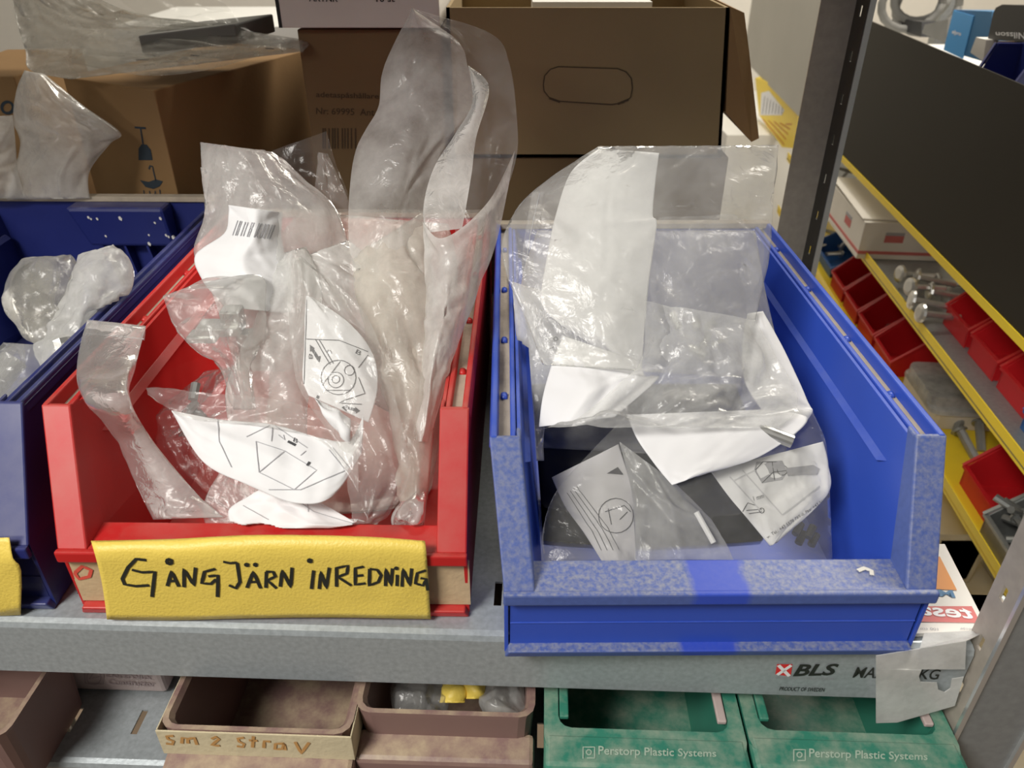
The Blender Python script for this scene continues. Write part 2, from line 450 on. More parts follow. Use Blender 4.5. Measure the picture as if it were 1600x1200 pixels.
post(.655, -1, .357, -.4, 1.9, .044, .040, 'post', 'post_dark', True)
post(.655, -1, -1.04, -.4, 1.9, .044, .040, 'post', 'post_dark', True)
# print on the shelf's front face
text(deck, 'BLS', [(1238, 1056), (1307, 1054), (1311, 1036), (1242, 1037)], 'ink', .03, .25, parent=deck)
text(deck, 'MAX 150 KG', [(1331, 1058), (1468, 1061), (1470, 1045), (1335, 1041)], 'ink', .012, .25, parent=deck)
text(deck, 'PRODUCT OF SWEDEN', [(1217, 1078), (1288, 1080), (1289, 1074), (1218, 1072)], 'ink', .01, .2, parent=deck)
text(deck, 'WORKSHOP STORAGE SYSTEMS', [(1212, 1060), (1303, 1062), (1303, 1058), (1212, 1056)], 'grey_print', 0, .2, parent=deck)
poly_ink(deck, [(1211, 1053), (1214, 1037), (1238, 1037), (1235, 1056)], 'redlogo', 'logo', deck, .0005)
ink(deck, [[(1214, 1053), (1236, 1038)], [(1216, 1038), (1233, 1055)]], 5, 'white', 'logo_cross', deck, .0009)

# ================================================================== large storage bins
def big_bin(name, loc, rz, label, m, lipm, wt=.315, wb=.296, D=.50, h=.145, zl=.0645, dy=.068, back=0, panel=False, lean=0):
    o = thing(name, loc, label, 'storage bin', rz)
    ht, hb = wt / 2, wb / 2
    fl = .019
    def xo(z): return hb + (ht - hb) * max(0, min(1, (z - zl) / (h - zl)))
    def xi(z): return (hb - .031) + (ht - fl - .003 - hb + .031) * z / h
    b = MB()
    for s in (-1, 1):
        prof = [(.026, .003), (.026, zl), (dy + .004, h - .004), (D - .004, h - .004), (D - .016, .003)]
        a = [Vector((s * xi(z), y, z)) for y, z in prof]; c = [Vector((s * (xi(z) + .003), y, z)) for y, z in prof]
        n = len(prof)
        b.add(a + c, [tuple(range(n)), tuple(range(2 * n - 1, n - 1, -1))] + [(i, (i + 1) % n, n + (i + 1) % n, n + i) for i in range(n)])
        prof = [(.003, .001), (.002, zl), (dy, h - .002), (D, h - .002), (D - .012, .001)]
        a = [Vector((s * xo(z), y, z)) for y, z in prof]; c = [Vector((s * (xo(z) - .003), y, z)) for y, z in prof]
        b.add(a + c, [tuple(range(n)), tuple(range(2 * n - 1, n - 1, -1))] + [(i, (i + 1) % n, n + (i + 1) % n, n + i) for i in range(n)])
        # stiffening step along the inner wall
        b.hexa([(s * (xi(.1) - .003), dy + .02, h - .036), (s * xi(.1), dy + .02, h - .036), (s * xi(.1), D - .02, h - .036), (s * (xi(.1) - .003), D - .02, h - .036),
                (s * (xi(h) - .003), dy + .012, h - .031), (s * xi(h), dy + .012, h - .031), (s * xi(h), D - .02, h - .031), (s * (xi(h) - .003), D - .02, h - .031)])
    b.box(-hb + .02, hb - .02, .004, D - .014, .001, .004)                                  # base
    b.hexa([(-xi(0) - .003, D - .020, .001), (xi(0) + .003, D - .020, .001), (xi(0) + .003, D - .016, .001), (-xi(0) - .003, D - .016, .001),
            (-xi(h) - .004, D - .006, h + back), (xi(h) + .004, D - .006, h + back), (xi(h) + .004, D - .002, h + back), (-xi(h) - .004, D - .002, h + back)])
    b.box(-hb + .004, hb - .004, .004, .007, .002, zl - .002)                               # front panel
    b.box(-hb + .004, hb - .004, .0032, .005, .030, .031)
    b.box(-xi(zl) - .004, xi(zl) + .004, .025, .028, .003, zl - .001)                       # inner front wall
    body = build(b, 'body', m, o, world=False, bevel=.0012)
    f = MB()                                                                                # front frame: lip and two uprights
    f.hexa([(-hb, -.002, zl - .004), (hb, -.002, zl - .004), (hb - .012, .029, zl - .004), (-hb + .012, .029, zl - .004),
            (-hb, -.002, zl), (hb, -.002, zl), (xi(zl) + .001, .029, zl + .002), (-xi(zl) - .001, .029, zl + .002)])
    f.box(-hb - .0005, hb + .0005, -.004, .001, zl - .009, zl + .0012)
    for s in (-1, 1):
        p = [Vector((s * xi(zl), .000, zl)), Vector((s * xo(zl), .000, zl)), Vector((s * xo(h), dy, h + .001)), Vector((s * xi(h), dy, h + .001))]
        f.hexa([*p, *[q + Vector((0, .004, -.001)) for q in p]])
        q = [Vector((s * xi(zl), .000, zl)), Vector((s * xi(zl), .028, zl)), Vector((s * xi(h), dy + .014, h)), Vector((s * xi(h), dy, h))]
        f.hexa([*q, *[r + Vector((s * .003, 0, 0)) for r in q]])
    fr = build(f, 'front_frame', lipm, o, world=False, bevel=.0014)
    e = MB()
    e.hexa([(-hb, -.001, .0), (hb, -.001, .0), (hb, .012, .0), (-hb, .012, .0), (-hb + .003, -.0035, .008), (hb - .003, -.0035, .008), (hb - .003, .012, .010), (-hb + .003, .012, .010)])
    build(e, 'foot', lipm, o, world=False, bevel=.0012)
    for s in (-1, 1):
        r = MB(); r.hexa([(s * (ht - .007), dy, h - .009), (s * ht, dy, h - .009), (s * ht, D, h - .009), (s * (ht - .007), D, h - .009),
                          (s * (ht - .0055), dy, h + .0015), (s * (ht - .001), dy, h + .0015), (s * (ht - .001), D, h + .0015), (s * (ht - .0055), D, h + .0015)])
        r.box(*sorted((s * (ht - fl), s * (ht - fl + .004))), dy, D - .004, h - .008, h - .002)
        rim = build(r, 'rim', m, o, world=False, bevel=.0012)
        g = MB().box(*sorted((s * (ht - fl + .003), s * (ht - .006))), dy + .003, D - .003, h - .012, h - .0075)
        build(g, 'rim_groove', 'dust', rim, world=False)
        for yy in (.15, .36, .60, .84):
            y = dy + (D - dy) * yy
            build(MB().tube([(s * (ht - .0105), y - .003, h - .0078), (s * (ht - .0105), y + .003, h - .0068)], .0028, 8), 'rim_clip', m, rim, world=False, smooth=True)
    t = MB().hexa([(-xi(h) - .02, D - .010, h + back - .004), (xi(h) + .02, D - .010, h + back - .004), (ht, D + .004, h + back - .004), (-ht, D + .004, h + back - .004),
                   (-xi(h) - .02, D - .009, h + back + .002), (xi(h) + .02, D - .009, h + back + .002), (ht, D + .004, h + back + .002), (-ht, D + .004, h + back + .002)])
    build(t, 'back_rim', 'dust', o, world=False, bevel=.001)
    if panel:      # grip panel with ribs moulded into the back wall
        p = MB(); z1 = h + back - .004
        p.hexa([(-.02, D - .030, z1 - .05), (.085, D - .030, z1 - .05), (.085, D - .010, z1 - .05), (-.02, D - .010, z1 - .05),
                (-.027, D - .034, z1), (.092, D - .034, z1), (.092, D - .006, z1), (-.027, D - .006, z1)])
        build(p, 'grip_panel', m, o, world=False, bevel=.004)
        for i in range(4):
            x = -.008 + i * .028
            build(MB().hexa([(x, D - .024, .03), (x + .003, D - .024, .03), (x + .003, D - .014, .03), (x, D - .014, .03),
                             (x, D - .028, z1 - .05), (x + .003, D - .028, z1 - .05), (x + .003, D - .010, z1 - .05), (x, D - .010, z1 - .05)]), 'rib', m, o, world=False)
        rnd = random.Random(4)
        for i in range(14):
            x, z = rnd.uniform(-.02, .10), z1 - rnd.uniform(.008, .06)
            r = rnd.uniform(.0008, .0022); k = MB().prism([(x + r * math.cos(q), D - .0348 + (h + back - .004 - z) * .08, z + r * 1.4 * math.sin(q)) for q in (0, 1.2, 2.3, 3.5, 4.9)], (0, .003, 0))
            build(k, 'paint_speck', 'chip', o, world=False)
    def sway(ob):      # slightly warped sides: the upper frame leans over
        for v in ob.data.vertices: v.co.x += lean * max(0, min(1, (v.co.z - zl) / (h - zl)))
        for c in ob.children: sway(c)
    if lean:
        for c in C.objects:
            if c.parent == o: sway(c)
    return o, body, fr
blue, blue_b, blue_f = big_bin('storage_bin', (.1425, .3745, 0), math.radians(.4), 'bright blue dusty plastic storage bin at the end of the shelf', 'blue', 'blue_lip', wt=.322, wb=.296, lean=.003)
red, red_b, red_f = big_bin('storage_bin', (-.1815, .4125, 0), math.radians(-.8), 'red plastic storage bin with yellow hand-lettered tape', 'red', 'red', wt=.320, wb=.298, lean=-.011)
navy, navy_b, navy_f = big_bin('storage_bin', (-.500, .420, 0), math.radians(-.8), 'navy blue storage bin holding bagged metal parts beside the red one', 'navy', 'navy', wt=.300, wb=.294, lean=-.018, D=.515, back=.012, panel=True)
def navy_d(y): return .47 + (815 - y) * .0006
CLAMP[red_d] = (MW[red] @ Matrix.Translation((-.006, 0, 0)), .314 / 2, .145, .0645, .5); CLAMP[blue_d] = (MW[blue], .314 / 2, .145, .0645, .5); CLAMP[navy_d] = (MW[navy] @ Matrix.Translation((-.012, 0, 0)), .300 / 2, .145, .0645, .5)
# wiped patch and chip on the blue lip
ink(blue_f, [[(1340, 893), (1350, 889), (1361, 893), (1362, 900)]], 6, 'chip', 'paint_chip', blue, .001)

# tape labels on the red bin
def tape_front(parent, rows, m, name, Y, seed, wr=.0007, nv=12, nu=40):
    net = []
    for r in rows:
        net.append([at(x, y, Y + (o[0] if o else 0)) for x, y, *o in r])
    return build(sheet(net, nu, nv, wr, seed, 0, .0004, 5), name, m, parent, smooth=True)
bt = MB().box(-.147, .150, .0025, .0042, .010, .055)
beige = build(bt, 'masking_tape', 'beige_tape', red, world=False)
ink(beige, [[(94, 868), (97, 890), (105, 893)], [(97, 867), (118, 866)], [(119, 893), (129, 884), (143, 890), (140, 900), (124, 904), (118, 896), (119, 892)], [(138, 864), (141, 872)]], 5, 'red_ink', 'scribble', beige)
Yt = .4045
tape = tape_front(red, [
    [(142, 845, .008), (270, 842, .008), (400, 836, .008), (560, 838, .007), (664, 845, .006)],
    [(147, 862), (270, 860), (400, 856), (560, 857), (666, 862)],
    [(157, 900), (270, 900), (400, 900), (560, 900), (669, 900)],
    [(163, 935), (270, 936), (400, 937), (560, 937), (671, 936)],
    [(167, 968), (270, 969), (400, 966), (560, 965), (673, 967)]], 'yellow_tape', 'label_tape', Yt, 3)
hw = []
def wr_(*pts): hw.append([(60 + x / 2.222, 780 + y / 2.222) for x, y in pts])
def dot(x, y, r): wr_(*[(x + r * math.cos(a), y + r * math.sin(a)) for a in [k * math.pi / 4 for k in range(9)]])
wr_((375, 210), (340, 206), (312, 235), (292, 275), (300, 294), (340, 300), (385, 297)); wr_((325, 243), (360, 252), (405, 250), (399, 300), (395, 338))
dot(455, 215, 9); wr_((448, 300), (463, 248), (488, 302)); wr_((455, 283), (480, 281))
wr_((506, 304), (506, 240), (540, 298), (546, 235))
wr_((615, 240), (577, 250), (567, 290), (600, 292), (618, 276)); wr_((590, 266), (624, 262), (622, 338))
wr_((642, 215), (665, 220), (690, 218)); wr_((690, 218), (700, 285), (685, 308), (662, 296))
dot(724, 226, 4); dot(755, 226, 4); wr_((724, 306), (746, 250), (772, 308)); wr_((735, 286), (764, 284))
wr_((790, 306), (792, 250)); wr_((790, 250), (815, 250), (822, 266), (796, 280), (828, 308))
wr_((840, 302), (846, 245), (876, 304), (881, 235))
dot(943, 212, 5); wr_((956, 245), (948, 310))
wr_((975, 310), (981, 250), (1000, 308), (1010, 235))
wr_((1035, 302), (1035, 235)); wr_((1032, 238), (1075, 228), (1071, 256), (1040, 268), (1087, 298))
wr_((1130, 232), (1100, 238), (1100, 295), (1136, 290)); wr_((1100, 265), (1128, 262))
wr_((1150, 240), (1148, 298), (1180, 286), (1190, 262), (1176, 243), (1150, 240))
wr_((1205, 300), (1206, 240), (1225, 298), (1229, 238)); dot(1243, 238, 3); wr_((1246, 260), (1245, 300))
wr_((1262, 302), (1266, 240), (1290, 298), (1296, 238))
wr_((1345, 245), (1315, 255), (1308, 290), (1335, 298), (1346, 275), (1326, 272)); wr_((1346, 275), (1352, 315), (1362, 318))
ink(tape, hw, 5, 'ink', 'handwriting', tape)
tape_front(navy, [[(-60, 842, .006), (-20, 841, .006), (14, 840, .006)], [(-60, 870), (-15, 870), (20, 872)], [(-60, 920), (-10, 920), (33, 892)], [(-60, 962), (-10, 962), (32, 961)]], 'yellow_tape', 'label_tape', .410, 8, nv=10, nu=12)

# ================================================================== bags in the red bin
rg = 'bags of hinge parts in the red bin'
def bag(name, px, py, Y, label, group, cat='plastic bag', floor=.0045):
    p = at(px, py, Y); p.z = min(p.z, floor) if floor is not None else p.z
    return thing(name, p, label, cat, 0, group)
# filler bag lying in the bottom of the red bin
g = bag('plastic_bag', 480, 600, .60, 'cream milky bag of parts filling the bottom of the red bin', rg)
sheet_part(g, 'film', [(470, 330, 700, 350, .05), (420, 400, 715, 420, .04), (420, 500, 705, 520, .05), (420, 620, 695, 640, .06), (400, 720, 680, 730, .06), (400, 815, 665, 815, .06)], 'cream', red_d, .03, .02, .003, 1, .012)
# tall open bag
g = bag('plastic_bag', 640, 600, .58, 'tall open milky bag standing upright in the red bin', rg)
sheet_part(g, 'back_film', [(645, 14, 647, 14), (705, 70, 766, 52), (715, 140, 796, 100), (712, 220, 808, 190), (708, 300, 806, 250), (712, 372, 780, 330)], 'thin', red_d, .055, 0, .002, 11)
sheet_part(g, 'front_film', [(644, 12, 647, 15), (600, 105, 716, 66), (590, 170, 731, 105), (556, 235, 742, 165), (545, 330, 700, 225), (550, 410, 668, 300), (580, 480, 664, 400), (615, 560, 664, 520), (640, 640, 660, 640)], 'mid', red_d, .015, .016, .0018, 12, nv=60, nu=36, creases=16)
sheet_part(g, 'cuff', [(731, 102, 733, 103), (738, 160, 764, 137), (712, 208, 744, 215), (678, 262, 737, 270), (662, 320, 727, 330), (664, 364, 722, 357)], 'dense', red_d, -.002, .004, .0004, 13, creases=2)
lw = build(sheet([[at(x, y, red_d(y) + o) for x, y, o in r] for r in (
    [(661, 345, 0), (685, 372, -.02), (724, 354, -.015), (770, 305, .01), (804, 235, .035)],
    [(663, 420, .0), (690, 430, -.02), (715, 420, -.02), (750, 400, .0), (778, 370, .02)],
    [(664, 490, 0), (685, 500, -.02), (700, 500, -.02), (722, 490, -.01), (742, 470, .01)],
    [(658, 570, 0), (668, 575, -.015), (680, 580, -.015), (692, 580, -.01), (702, 570, .0)],
    [(650, 690, 0), (655, 690, -.01), (660, 690, -.01), (666, 690, -.005), (672, 690, 0)])], 34, 44, .002, 14, 0, 0, 12), 'front_cuff', FILM['dense'], g, smooth=True)
# sealed bag with barcode
g = bag('plastic_bag', 420, 440, .66, 'sealed clear bag with barcode sheet at the back of the red bin', rg)
sheet_part(g, 'film', [(313, 222, 428, 238), (316, 280, 472, 278), (320, 335, 522, 322), (303, 395, 545, 390), (330, 455, 545, 450), (352, 520, 530, 520), (370, 580, 510, 580)], 'mid', red_d, .045, .025, .003, 21, .008, creases=16)
pp = sheet_part(g, 'leaflet', [(356, 320, 442, 332), (352, 362, 440, 372), (306, 398, 450, 415), (318, 440, 460, 450), (352, 480, 455, 490)], 'paper', red_d, .018, .022, .001, 22, 0, .0004)
ink(pp, [[(372 + i * 4.1, 345 + i * .5), (364 + i * 4.1, 368 + i * .4)] for i in (0, 1, 1.6, 3, 4, 5.5, 6.2, 8, 9, 10.4, 11.5, 13, 14)], 1.8, 'grey_print', 'barcode', pp)
ink(sheet_part(g, 'seal', [(314, 262, 330, 266), (316, 276, 332, 276)], 'mid', red_d, .042, 0, .0005, 2, nu=8, nv=6), [[(314, 268), (330, 270)]], 1.2, 'grey_print', 'seam')
# empty clear pouches behind it
g = bag('plastic_bag', 490, 300, .72, 'faint clear pouch corner leaning on the dark carton', rg)
sheet_part(g, 'film', [(424, 236, 510, 205), (450, 270, 526, 260), (490, 310, 545, 310), (505, 380, 545, 380), (505, 500, 545, 500)], 'clear', red_d, .09, .008, .0015, 31)
g = bag('plastic_bag', 520, 300, .72, 'narrow pointed clear pouch tip beside the tall bag', rg)
sheet_part(g, 'film', [(498, 238, 512, 240), (492, 292, 530, 280), (488, 320, 545, 320), (500, 400, 550, 400), (510, 520, 550, 520)], 'thin', red_d, .07, .008, .0015, 32)
# small bag with hinge
g = bag('plastic_bag', 335, 520, .60, 'small clear bag with a steel hinge inside in the red bin', rg)
sheet_part(g, 'film', [(256, 462, 306, 444), (264, 490, 405, 430), (280, 520, 415, 480), (306, 548, 414, 530), (345, 574, 392, 566), (365, 640, 400, 640)], 'thin', red_d, -.005, .012, .0028, 41, .006, creases=14)
hg = MB(); c = at(345, 512, red_d(512) + .006)
for dx, dy_, dz, a, b_, c_ in ((0, 0, 0, .018, .010, .004), (.010, .004, .006, .008, .008, .010), (-.014, -.004, -.006, .012, .008, .003), (.018, .002, -.016, .006, .006, .012)):
    p = c + Vector((dx, dy_, dz)); hg.box(p.x - a, p.x + a, p.y - b_, p.y + b_, p.z - c_, p.z + c_)
build(hg, 'hinge', 'zinc', g, bevel=.0015)
# flat empty bag over the left rim
g = bag('plastic_bag', 230, 720, .50, 'flat pinkish clear bag hanging over the left rim of the red bin', rg)
sheet_part(g, 'film', [(136, 500, 228, 510), (120, 572, 212, 572, -.014), (130, 622, 203, 622, -.045), (180, 682, 240, 690, -.012), (214, 760, 312, 776), (240, 812, 350, 808)], 'mid', red_d, .002, .006, .0015, 51, .002, nv=44)
ink(sheet_part(g, 'seam', [(136, 499, 228, 509), (134, 522, 226, 532)], 'thin', red_d, -.001, .006, .0003, 5, nu=12, nv=6), [[(135, 521), (225, 530)]], 1, 'pale_print', 'weld')
# dark bag low at left
g = bag('plastic_bag', 310, 680, .55, 'shaded clear bag of small steel parts low in the red bin', rg)
sheet_part(g, 'film', [(320, 580, 440, 560), (262, 640, 420, 630), (245, 690, 400, 700), (270, 740, 390, 770), (330, 815, 440, 815)], 'clear', red_d, .05, .015, .003, 61, .008)
hg = MB(); rnd = random.Random(9)
for i in range(7):
    p = at(rnd.uniform(280, 370), rnd.uniform(610, 740), .55); build(MB().tube([p, p + Vector((rnd.uniform(-.02, .02), .012, rnd.uniform(-.01, .01)))], .004, 8), 'fitting', 'zinc_dull', g)
# long hazy bag left of the leaflet
g = bag('plastic_bag', 430, 540, .57, 'narrow hazy bag wedged left of the instruction leaflet', rg)
sheet_part(g, 'film', [(445, 395, 478, 385), (425, 440, 500, 440), (400, 500, 500, 510), (370, 560, 490, 575), (352, 612, 480, 640), (360, 680, 480, 700)], 'mid', red_d, .014, .012, .0025, 71, .004, creases=14)
g = bag('plastic_bag', 550, 470, .60, 'hazy bag crossing behind the upper leaflet in the red bin', rg)
sheet_part(g, 'film', [(455, 408, 545, 375), (470, 440, 600, 430), (495, 470, 620, 500), (545, 520, 640, 570), (560, 620, 640, 660)], 'milk', red_d, .022, .012, .0025, 72, .004)
# beige bulging bag on the right
g = bag('plastic_bag', 640, 640, .53, 'cream bulging bag against the right wall of the red bin', rg)
sheet_part(g, 'film', [(551, 405, 662, 330, .012), (552, 425, 672, 400, .004), (554, 450, 678, 440), (560, 480, 682, 500), (585, 560, 690, 580), (608, 640, 690, 650), (622, 720, 684, 730), (625, 790, 672, 780)], 'cream', red_d, .01, .018, .003, 73, .006, creases=14)
g = bag('plastic_bag', 645, 800, .46, 'little grainy bag in the front corner of the red bin', rg)
sheet_part(g, 'film', [(640, 770, 668, 762), (618, 795, 676, 782), (612, 815, 674, 812), (625, 840, 670, 838)], 'milk', red_d, .004, .012, .002, 74, .006, nu=24, nv=24)
# instruction leaflet bag
g = bag('plastic_bag', 520, 700, .50, 'folded clear bag with line-drawing instruction leaflet in the red bin', rg)
u = sheet_part(g, 'leaflet', [(478, 462, 488, 464), (476, 500, 546, 505), (475, 545, 582, 552), (473, 592, 590, 605), (482, 618, 576, 660)], 'paper', red_d, -.012, .006, .0006, 81, 0, .0004)
def pairs(ps): return [(a, b, c, d) for a, b, c, d in ps]
l2 = sheet_part(g, 'leaflet', pairs([(268, 641, 272, 649), (340, 655, 318, 722), (430, 664, 388, 758), (500, 684, 462, 786), (545, 688, 520, 775), (568, 650, 566, 705)]), 'paper', red_d, -.022, .004, .0012, 82, 0, .0004, creases=5)
sheet_part(g, 'leaflet', pairs([(492, 622, 497, 630), (503, 628, 512, 655), (525, 640, 532, 678), (548, 655, 548, 694)]), 'paper', red_d, -.026, .006, .0008, 83, 0, .0004, nu=18, nv=18)
sheet_part(g, 'film', [(452, 405, 470, 402), (450, 470, 560, 475), (455, 540, 600, 556), (470, 612, 622, 640), (530, 700, 641, 738), (545, 770, 610, 800), (555, 818, 585, 818)], 'thin', red_d, -.022, .010, .0025, 84, creases=18)
sheet_part(g, 'film', pairs([(228, 606, 231, 613), (330, 614, 290, 652), (430, 624, 400, 664), (492, 640, 500, 690), (560, 660, 560, 770)]), 'thin', red_d, -.026, .004, .0022, 85)
circ = lambda x, y, r, n=20: [(x + r * math.cos(a), y + r * math.sin(a)) for a in [k * 2 * math.pi / n for k in range(n + 1)]]
ink(u, [[(479, 530), (530, 532), (575, 550)], [(493, 530), (516, 570)], [(499, 531), (521, 568)], circ(529, 590, 27), circ(525, 594, 12), circ(525, 593, 6, 10), circ(546, 579, 8, 10),
        [(505, 600), (532, 565)], [(508, 610), (548, 610)], [(575, 555), (560, 575)], [(560, 590), (570, 615), (540, 625), (530, 630), (565, 632)], [(480, 468), (475, 610)]], 1.1, 'print', 'drawing', u)
ink(u, [[(488, 545), (498, 562)], [(541, 637), (557, 641)], [(498, 618), (492, 632)]], 4.5, 'print', 'arrow', u)
for poly in ([(485, 539), (492, 544), (485, 550)], [(494, 560), (501, 556), (499, 567)], [(534, 637), (542, 632), (541, 643)], [(562, 642), (555, 636), (554, 647)]): poly_ink(u, poly, 'print', 'arrow', u, .0008)
for s, q in (('B', [(483, 561), (483, 553), (489, 553), (489, 561)]), ('C', [(510, 548), (513, 555), (519, 552), (516, 545)]), ('B', [(555, 552), (562, 556), (565, 550), (558, 546)])): text(u, s, q, 'print', 0, 0, parent=u)
ink(l2, [[(340, 656), (343, 690), (362, 730)], [(385, 683), (426, 663), (480, 700)], [(426, 663), (424, 690)], [(400, 690), (445, 705), (405, 738), (460, 765), (495, 735), (445, 705)],
         [(435, 680), (445, 688), (443, 680)], [(520, 700), (545, 730)], [(514, 703), (540, 735)], [(400, 690), (405, 738)], [(420, 765), (470, 765), (540, 735)], [(478, 705), (470, 712)]], 1.2, 'grey_print', 'drawing', l2)
ink(l2, [[(450, 690), (462, 696)], [(484, 722), (480, 728)]], 4, 'print', 'arrow', l2)
text(l2, 'B', [(458, 690), (464, 693), (466, 687), (460, 684)], 'print', parent=l2)
# loose sheet under it
g = thing('folded_leaflet', at(450, 800, .47), 'white folded leaflet lying behind the front lip of the red bin', 'leaflet')
lf = sheet_part(g, 'sheet', [(422, 756, 440, 760), (388, 776, 505, 788), (358, 797, 548, 812), (362, 825, 568, 826)], 'paper', red_d, -.006, .004, .0010, 86, 0, .0004)
ink(lf, [[(440, 765), (490, 800), (550, 818)], [(455, 762), (480, 782), (482, 800)], [(380, 790), (420, 812)]], 1.2, 'grey_print', 'drawing', lf)
g = bag('plastic_bag', 380, 790, .47, 'smoky clear bag under the folded leaflet in the red bin', rg)
sheet_part(g, 'film', [(345, 735, 470, 770), (322, 775, 500, 800), (318, 808, 560, 818), (330, 835, 560, 838)], 'thin', red_d, .004, .006, .002, 87, .003)

# ================================================================== contents of the blue bin
bgp = 'bags of parts in the blue bin'
# black sheet added for the shade in the bottom of the bin
g = bag('shade_black', 930, 780, .50, 'black sheet added as shade deep in the corner of the blue bin', None, 'pouch')
sheet_part(g, 'film', [(815, 600, 1150, 600, .03), (818, 680, 1180, 690, .05), (828, 760, 1200, 770, .06), (835, 830, 1200, 840, .06), (845, 884, 1180, 884, .05)], 'charcoal', blue_d, .03, .01, .004, 91, .01)
# rear filler bag
g = bag('plastic_bag', 990, 560, .60, 'hazy bag of parts buried under the others in the blue bin', bgp)
sheet_part(g, 'film', [(840, 360, 1180, 360), (815, 440, 1195, 450), (812, 540, 1220, 560), (815, 640, 1240, 660), (850, 700, 1220, 720)], 'mid', blue_d, .075, .02, .003, 92, .015)
# clear bag with the printed leaflets at the front
g = bag('plastic_bag', 1080, 800, .45, 'clear bag with two technical leaflets behind the front lip of the blue bin', bgp)
rl = sheet_part(g, 'leaflet', [(1110, 736, 1286, 690), (1136, 772, 1294, 725), (1166, 808, 1292, 774), (1203, 853, 1214, 848)], 'paper', blue_d, .004, .004, .0006, 93, 0, .0004)
ll = sheet_part(g, 'leaflet', [(862, 746, 966, 694), (882, 790, 986, 760), (912, 832, 992, 830), (945, 884, 994, 884)], 'paper_dim', blue_d, .018, .004, .0008, 94, 0, .0004)
sheet_part(g, 'inner_film', [(968, 690, 1055, 755), (985, 760, 1100, 800), (992, 820, 1130, 840), (992, 884, 1150, 884)], 'milk', blue_d, .010, .006, .0015, 95)
sheet_part(g, 'film', [(975, 652, 1268, 640), (915, 715, 1290, 690), (868, 770, 1296, 760), (848, 830, 1299, 830), (852, 884, 1300, 884)], 'clear', blue_d, -.002, .006, .0015, 96, .002, creases=14)
poly_ink(rl, [(1178, 735), (1182, 722), (1222, 720), (1230, 738), (1222, 750), (1190, 755)], 'grey_print', 'drawing', rl)
poly_ink(rl, [(1228, 732), (1270, 727), (1280, 733), (1276, 742), (1230, 744)], 'grey_print', 'drawing', rl, .0009)
ink(rl, [[(1180, 735), (1192, 722), (1222, 722)], [(1206, 722), (1210, 750)], [(1190, 755), (1208, 738), (1228, 736)], circ(1222, 735, 8, 10), [(1160, 800), (1168, 786), (1180, 790)], [(1166, 798), (1190, 796)], [(1170, 803), (1190, 800)], circ(1190, 798, 4, 8)], 1.1, 'print', 'drawing', rl)
ink(rl, [[(1145, 752), (1180, 735)], [(1160, 735), (1222, 805)], [(1222, 805), (1280, 760)], [(1140, 745), (1190, 800)]], 2.2, 'pale_print', 'drawing', rl)
text(rl, '1 mm', [(1178, 783), (1194, 778), (1192, 771), (1176, 776)], 'print', parent=rl)
text(rl, 'w. Tel.: +43 5578 755-0, Fax: +43 5578', [(1200, 843), (1292, 781), (1290, 776), (1197, 838)], 'print', parent=rl)
ink(ll, [circ(962, 806, 27), [(945, 800), (975, 790), (985, 800)], [(950, 795), (955, 820)], [(968, 812), (980, 800)]], 1.2, 'print', 'drawing', ll)
poly_ink(ll, [(948, 740), (965, 730), (974, 742)], 'print', 'drawing', ll)
for i in range(4): ink(ll, [[(886 + i * 5, 770 - i * 3), (925 + i * 8, 830 - i * 2), (940 + i * 9, 860)]], .9, 'print', 'text_line', ll)
sc_ = MB(); p0 = at(1250, 855, .43)
for i, (dx, dz) in enumerate(((0, 0), (.006, .006), (-.004, .009), (.010, -.002))):
    q = p0 + Vector((dx, .004, dz)); build(MB().tube([q, q + Vector((.006, .008, .004))], .003, 8), 'screw', 'black', g)
build(MB().tube([at(1088, 800, .445), at(1115, 848, .428)], .0022, 8), 'strip', 'white', g)
# white sheets
g = thing('folded_leaflet', at(1130, 700, .50), 'blank white folded leaflet sticking out under the steel pin', 'leaflet')
sheet_part(g, 'sheet', [(980, 648, 1190, 640), (995, 685, 1262, 655), (1025, 728, 1190, 712), (1050, 758, 1095, 742)], 'paper', blue_d, -.010, .005, .0007, 97, 0, .0004, creases=4)
g = thing('folded_leaflet', at(1220, 600, .53), 'tall white leaflet leaning against the right wall of the blue bin', 'leaflet')
sheet_part(g, 'sheet', [(1168, 490, 1192, 486), (1160, 540, 1226, 548), (1165, 600, 1262, 625), (1210, 665, 1270, 642), (1238, 685, 1262, 655)], 'paper', blue_d, .006, .006, .0008, 98, 0, .0004, creases=4)
# steel pin
pin = MB().tube([at(1120, 646, .500), at(1238, 690, .478)], .0052, 16)
g = build(pin, 'steel_pin', 'zinc', smooth=False); tag(g, 'plain round steel pin poking out from under the clear bag', 'pin')
# left hazy bag
g = bag('plastic_bag', 840, 580, .55, 'hazy bag with round printed mark along the left wall of the blue bin', bgp)
lb = sheet_part(g, 'film', [(800, 440, 900, 470), (806, 520, 905, 530), (812, 590, 880, 600), (812, 660, 852, 664), (818, 720, 850, 720)], 'mid', blue_d, .026, .008, .0018, 99, .003)
ink(lb, [circ(868, 530, 3, 8), [(858, 546), (866, 542)]], 2, 'print', 'mark', lb)
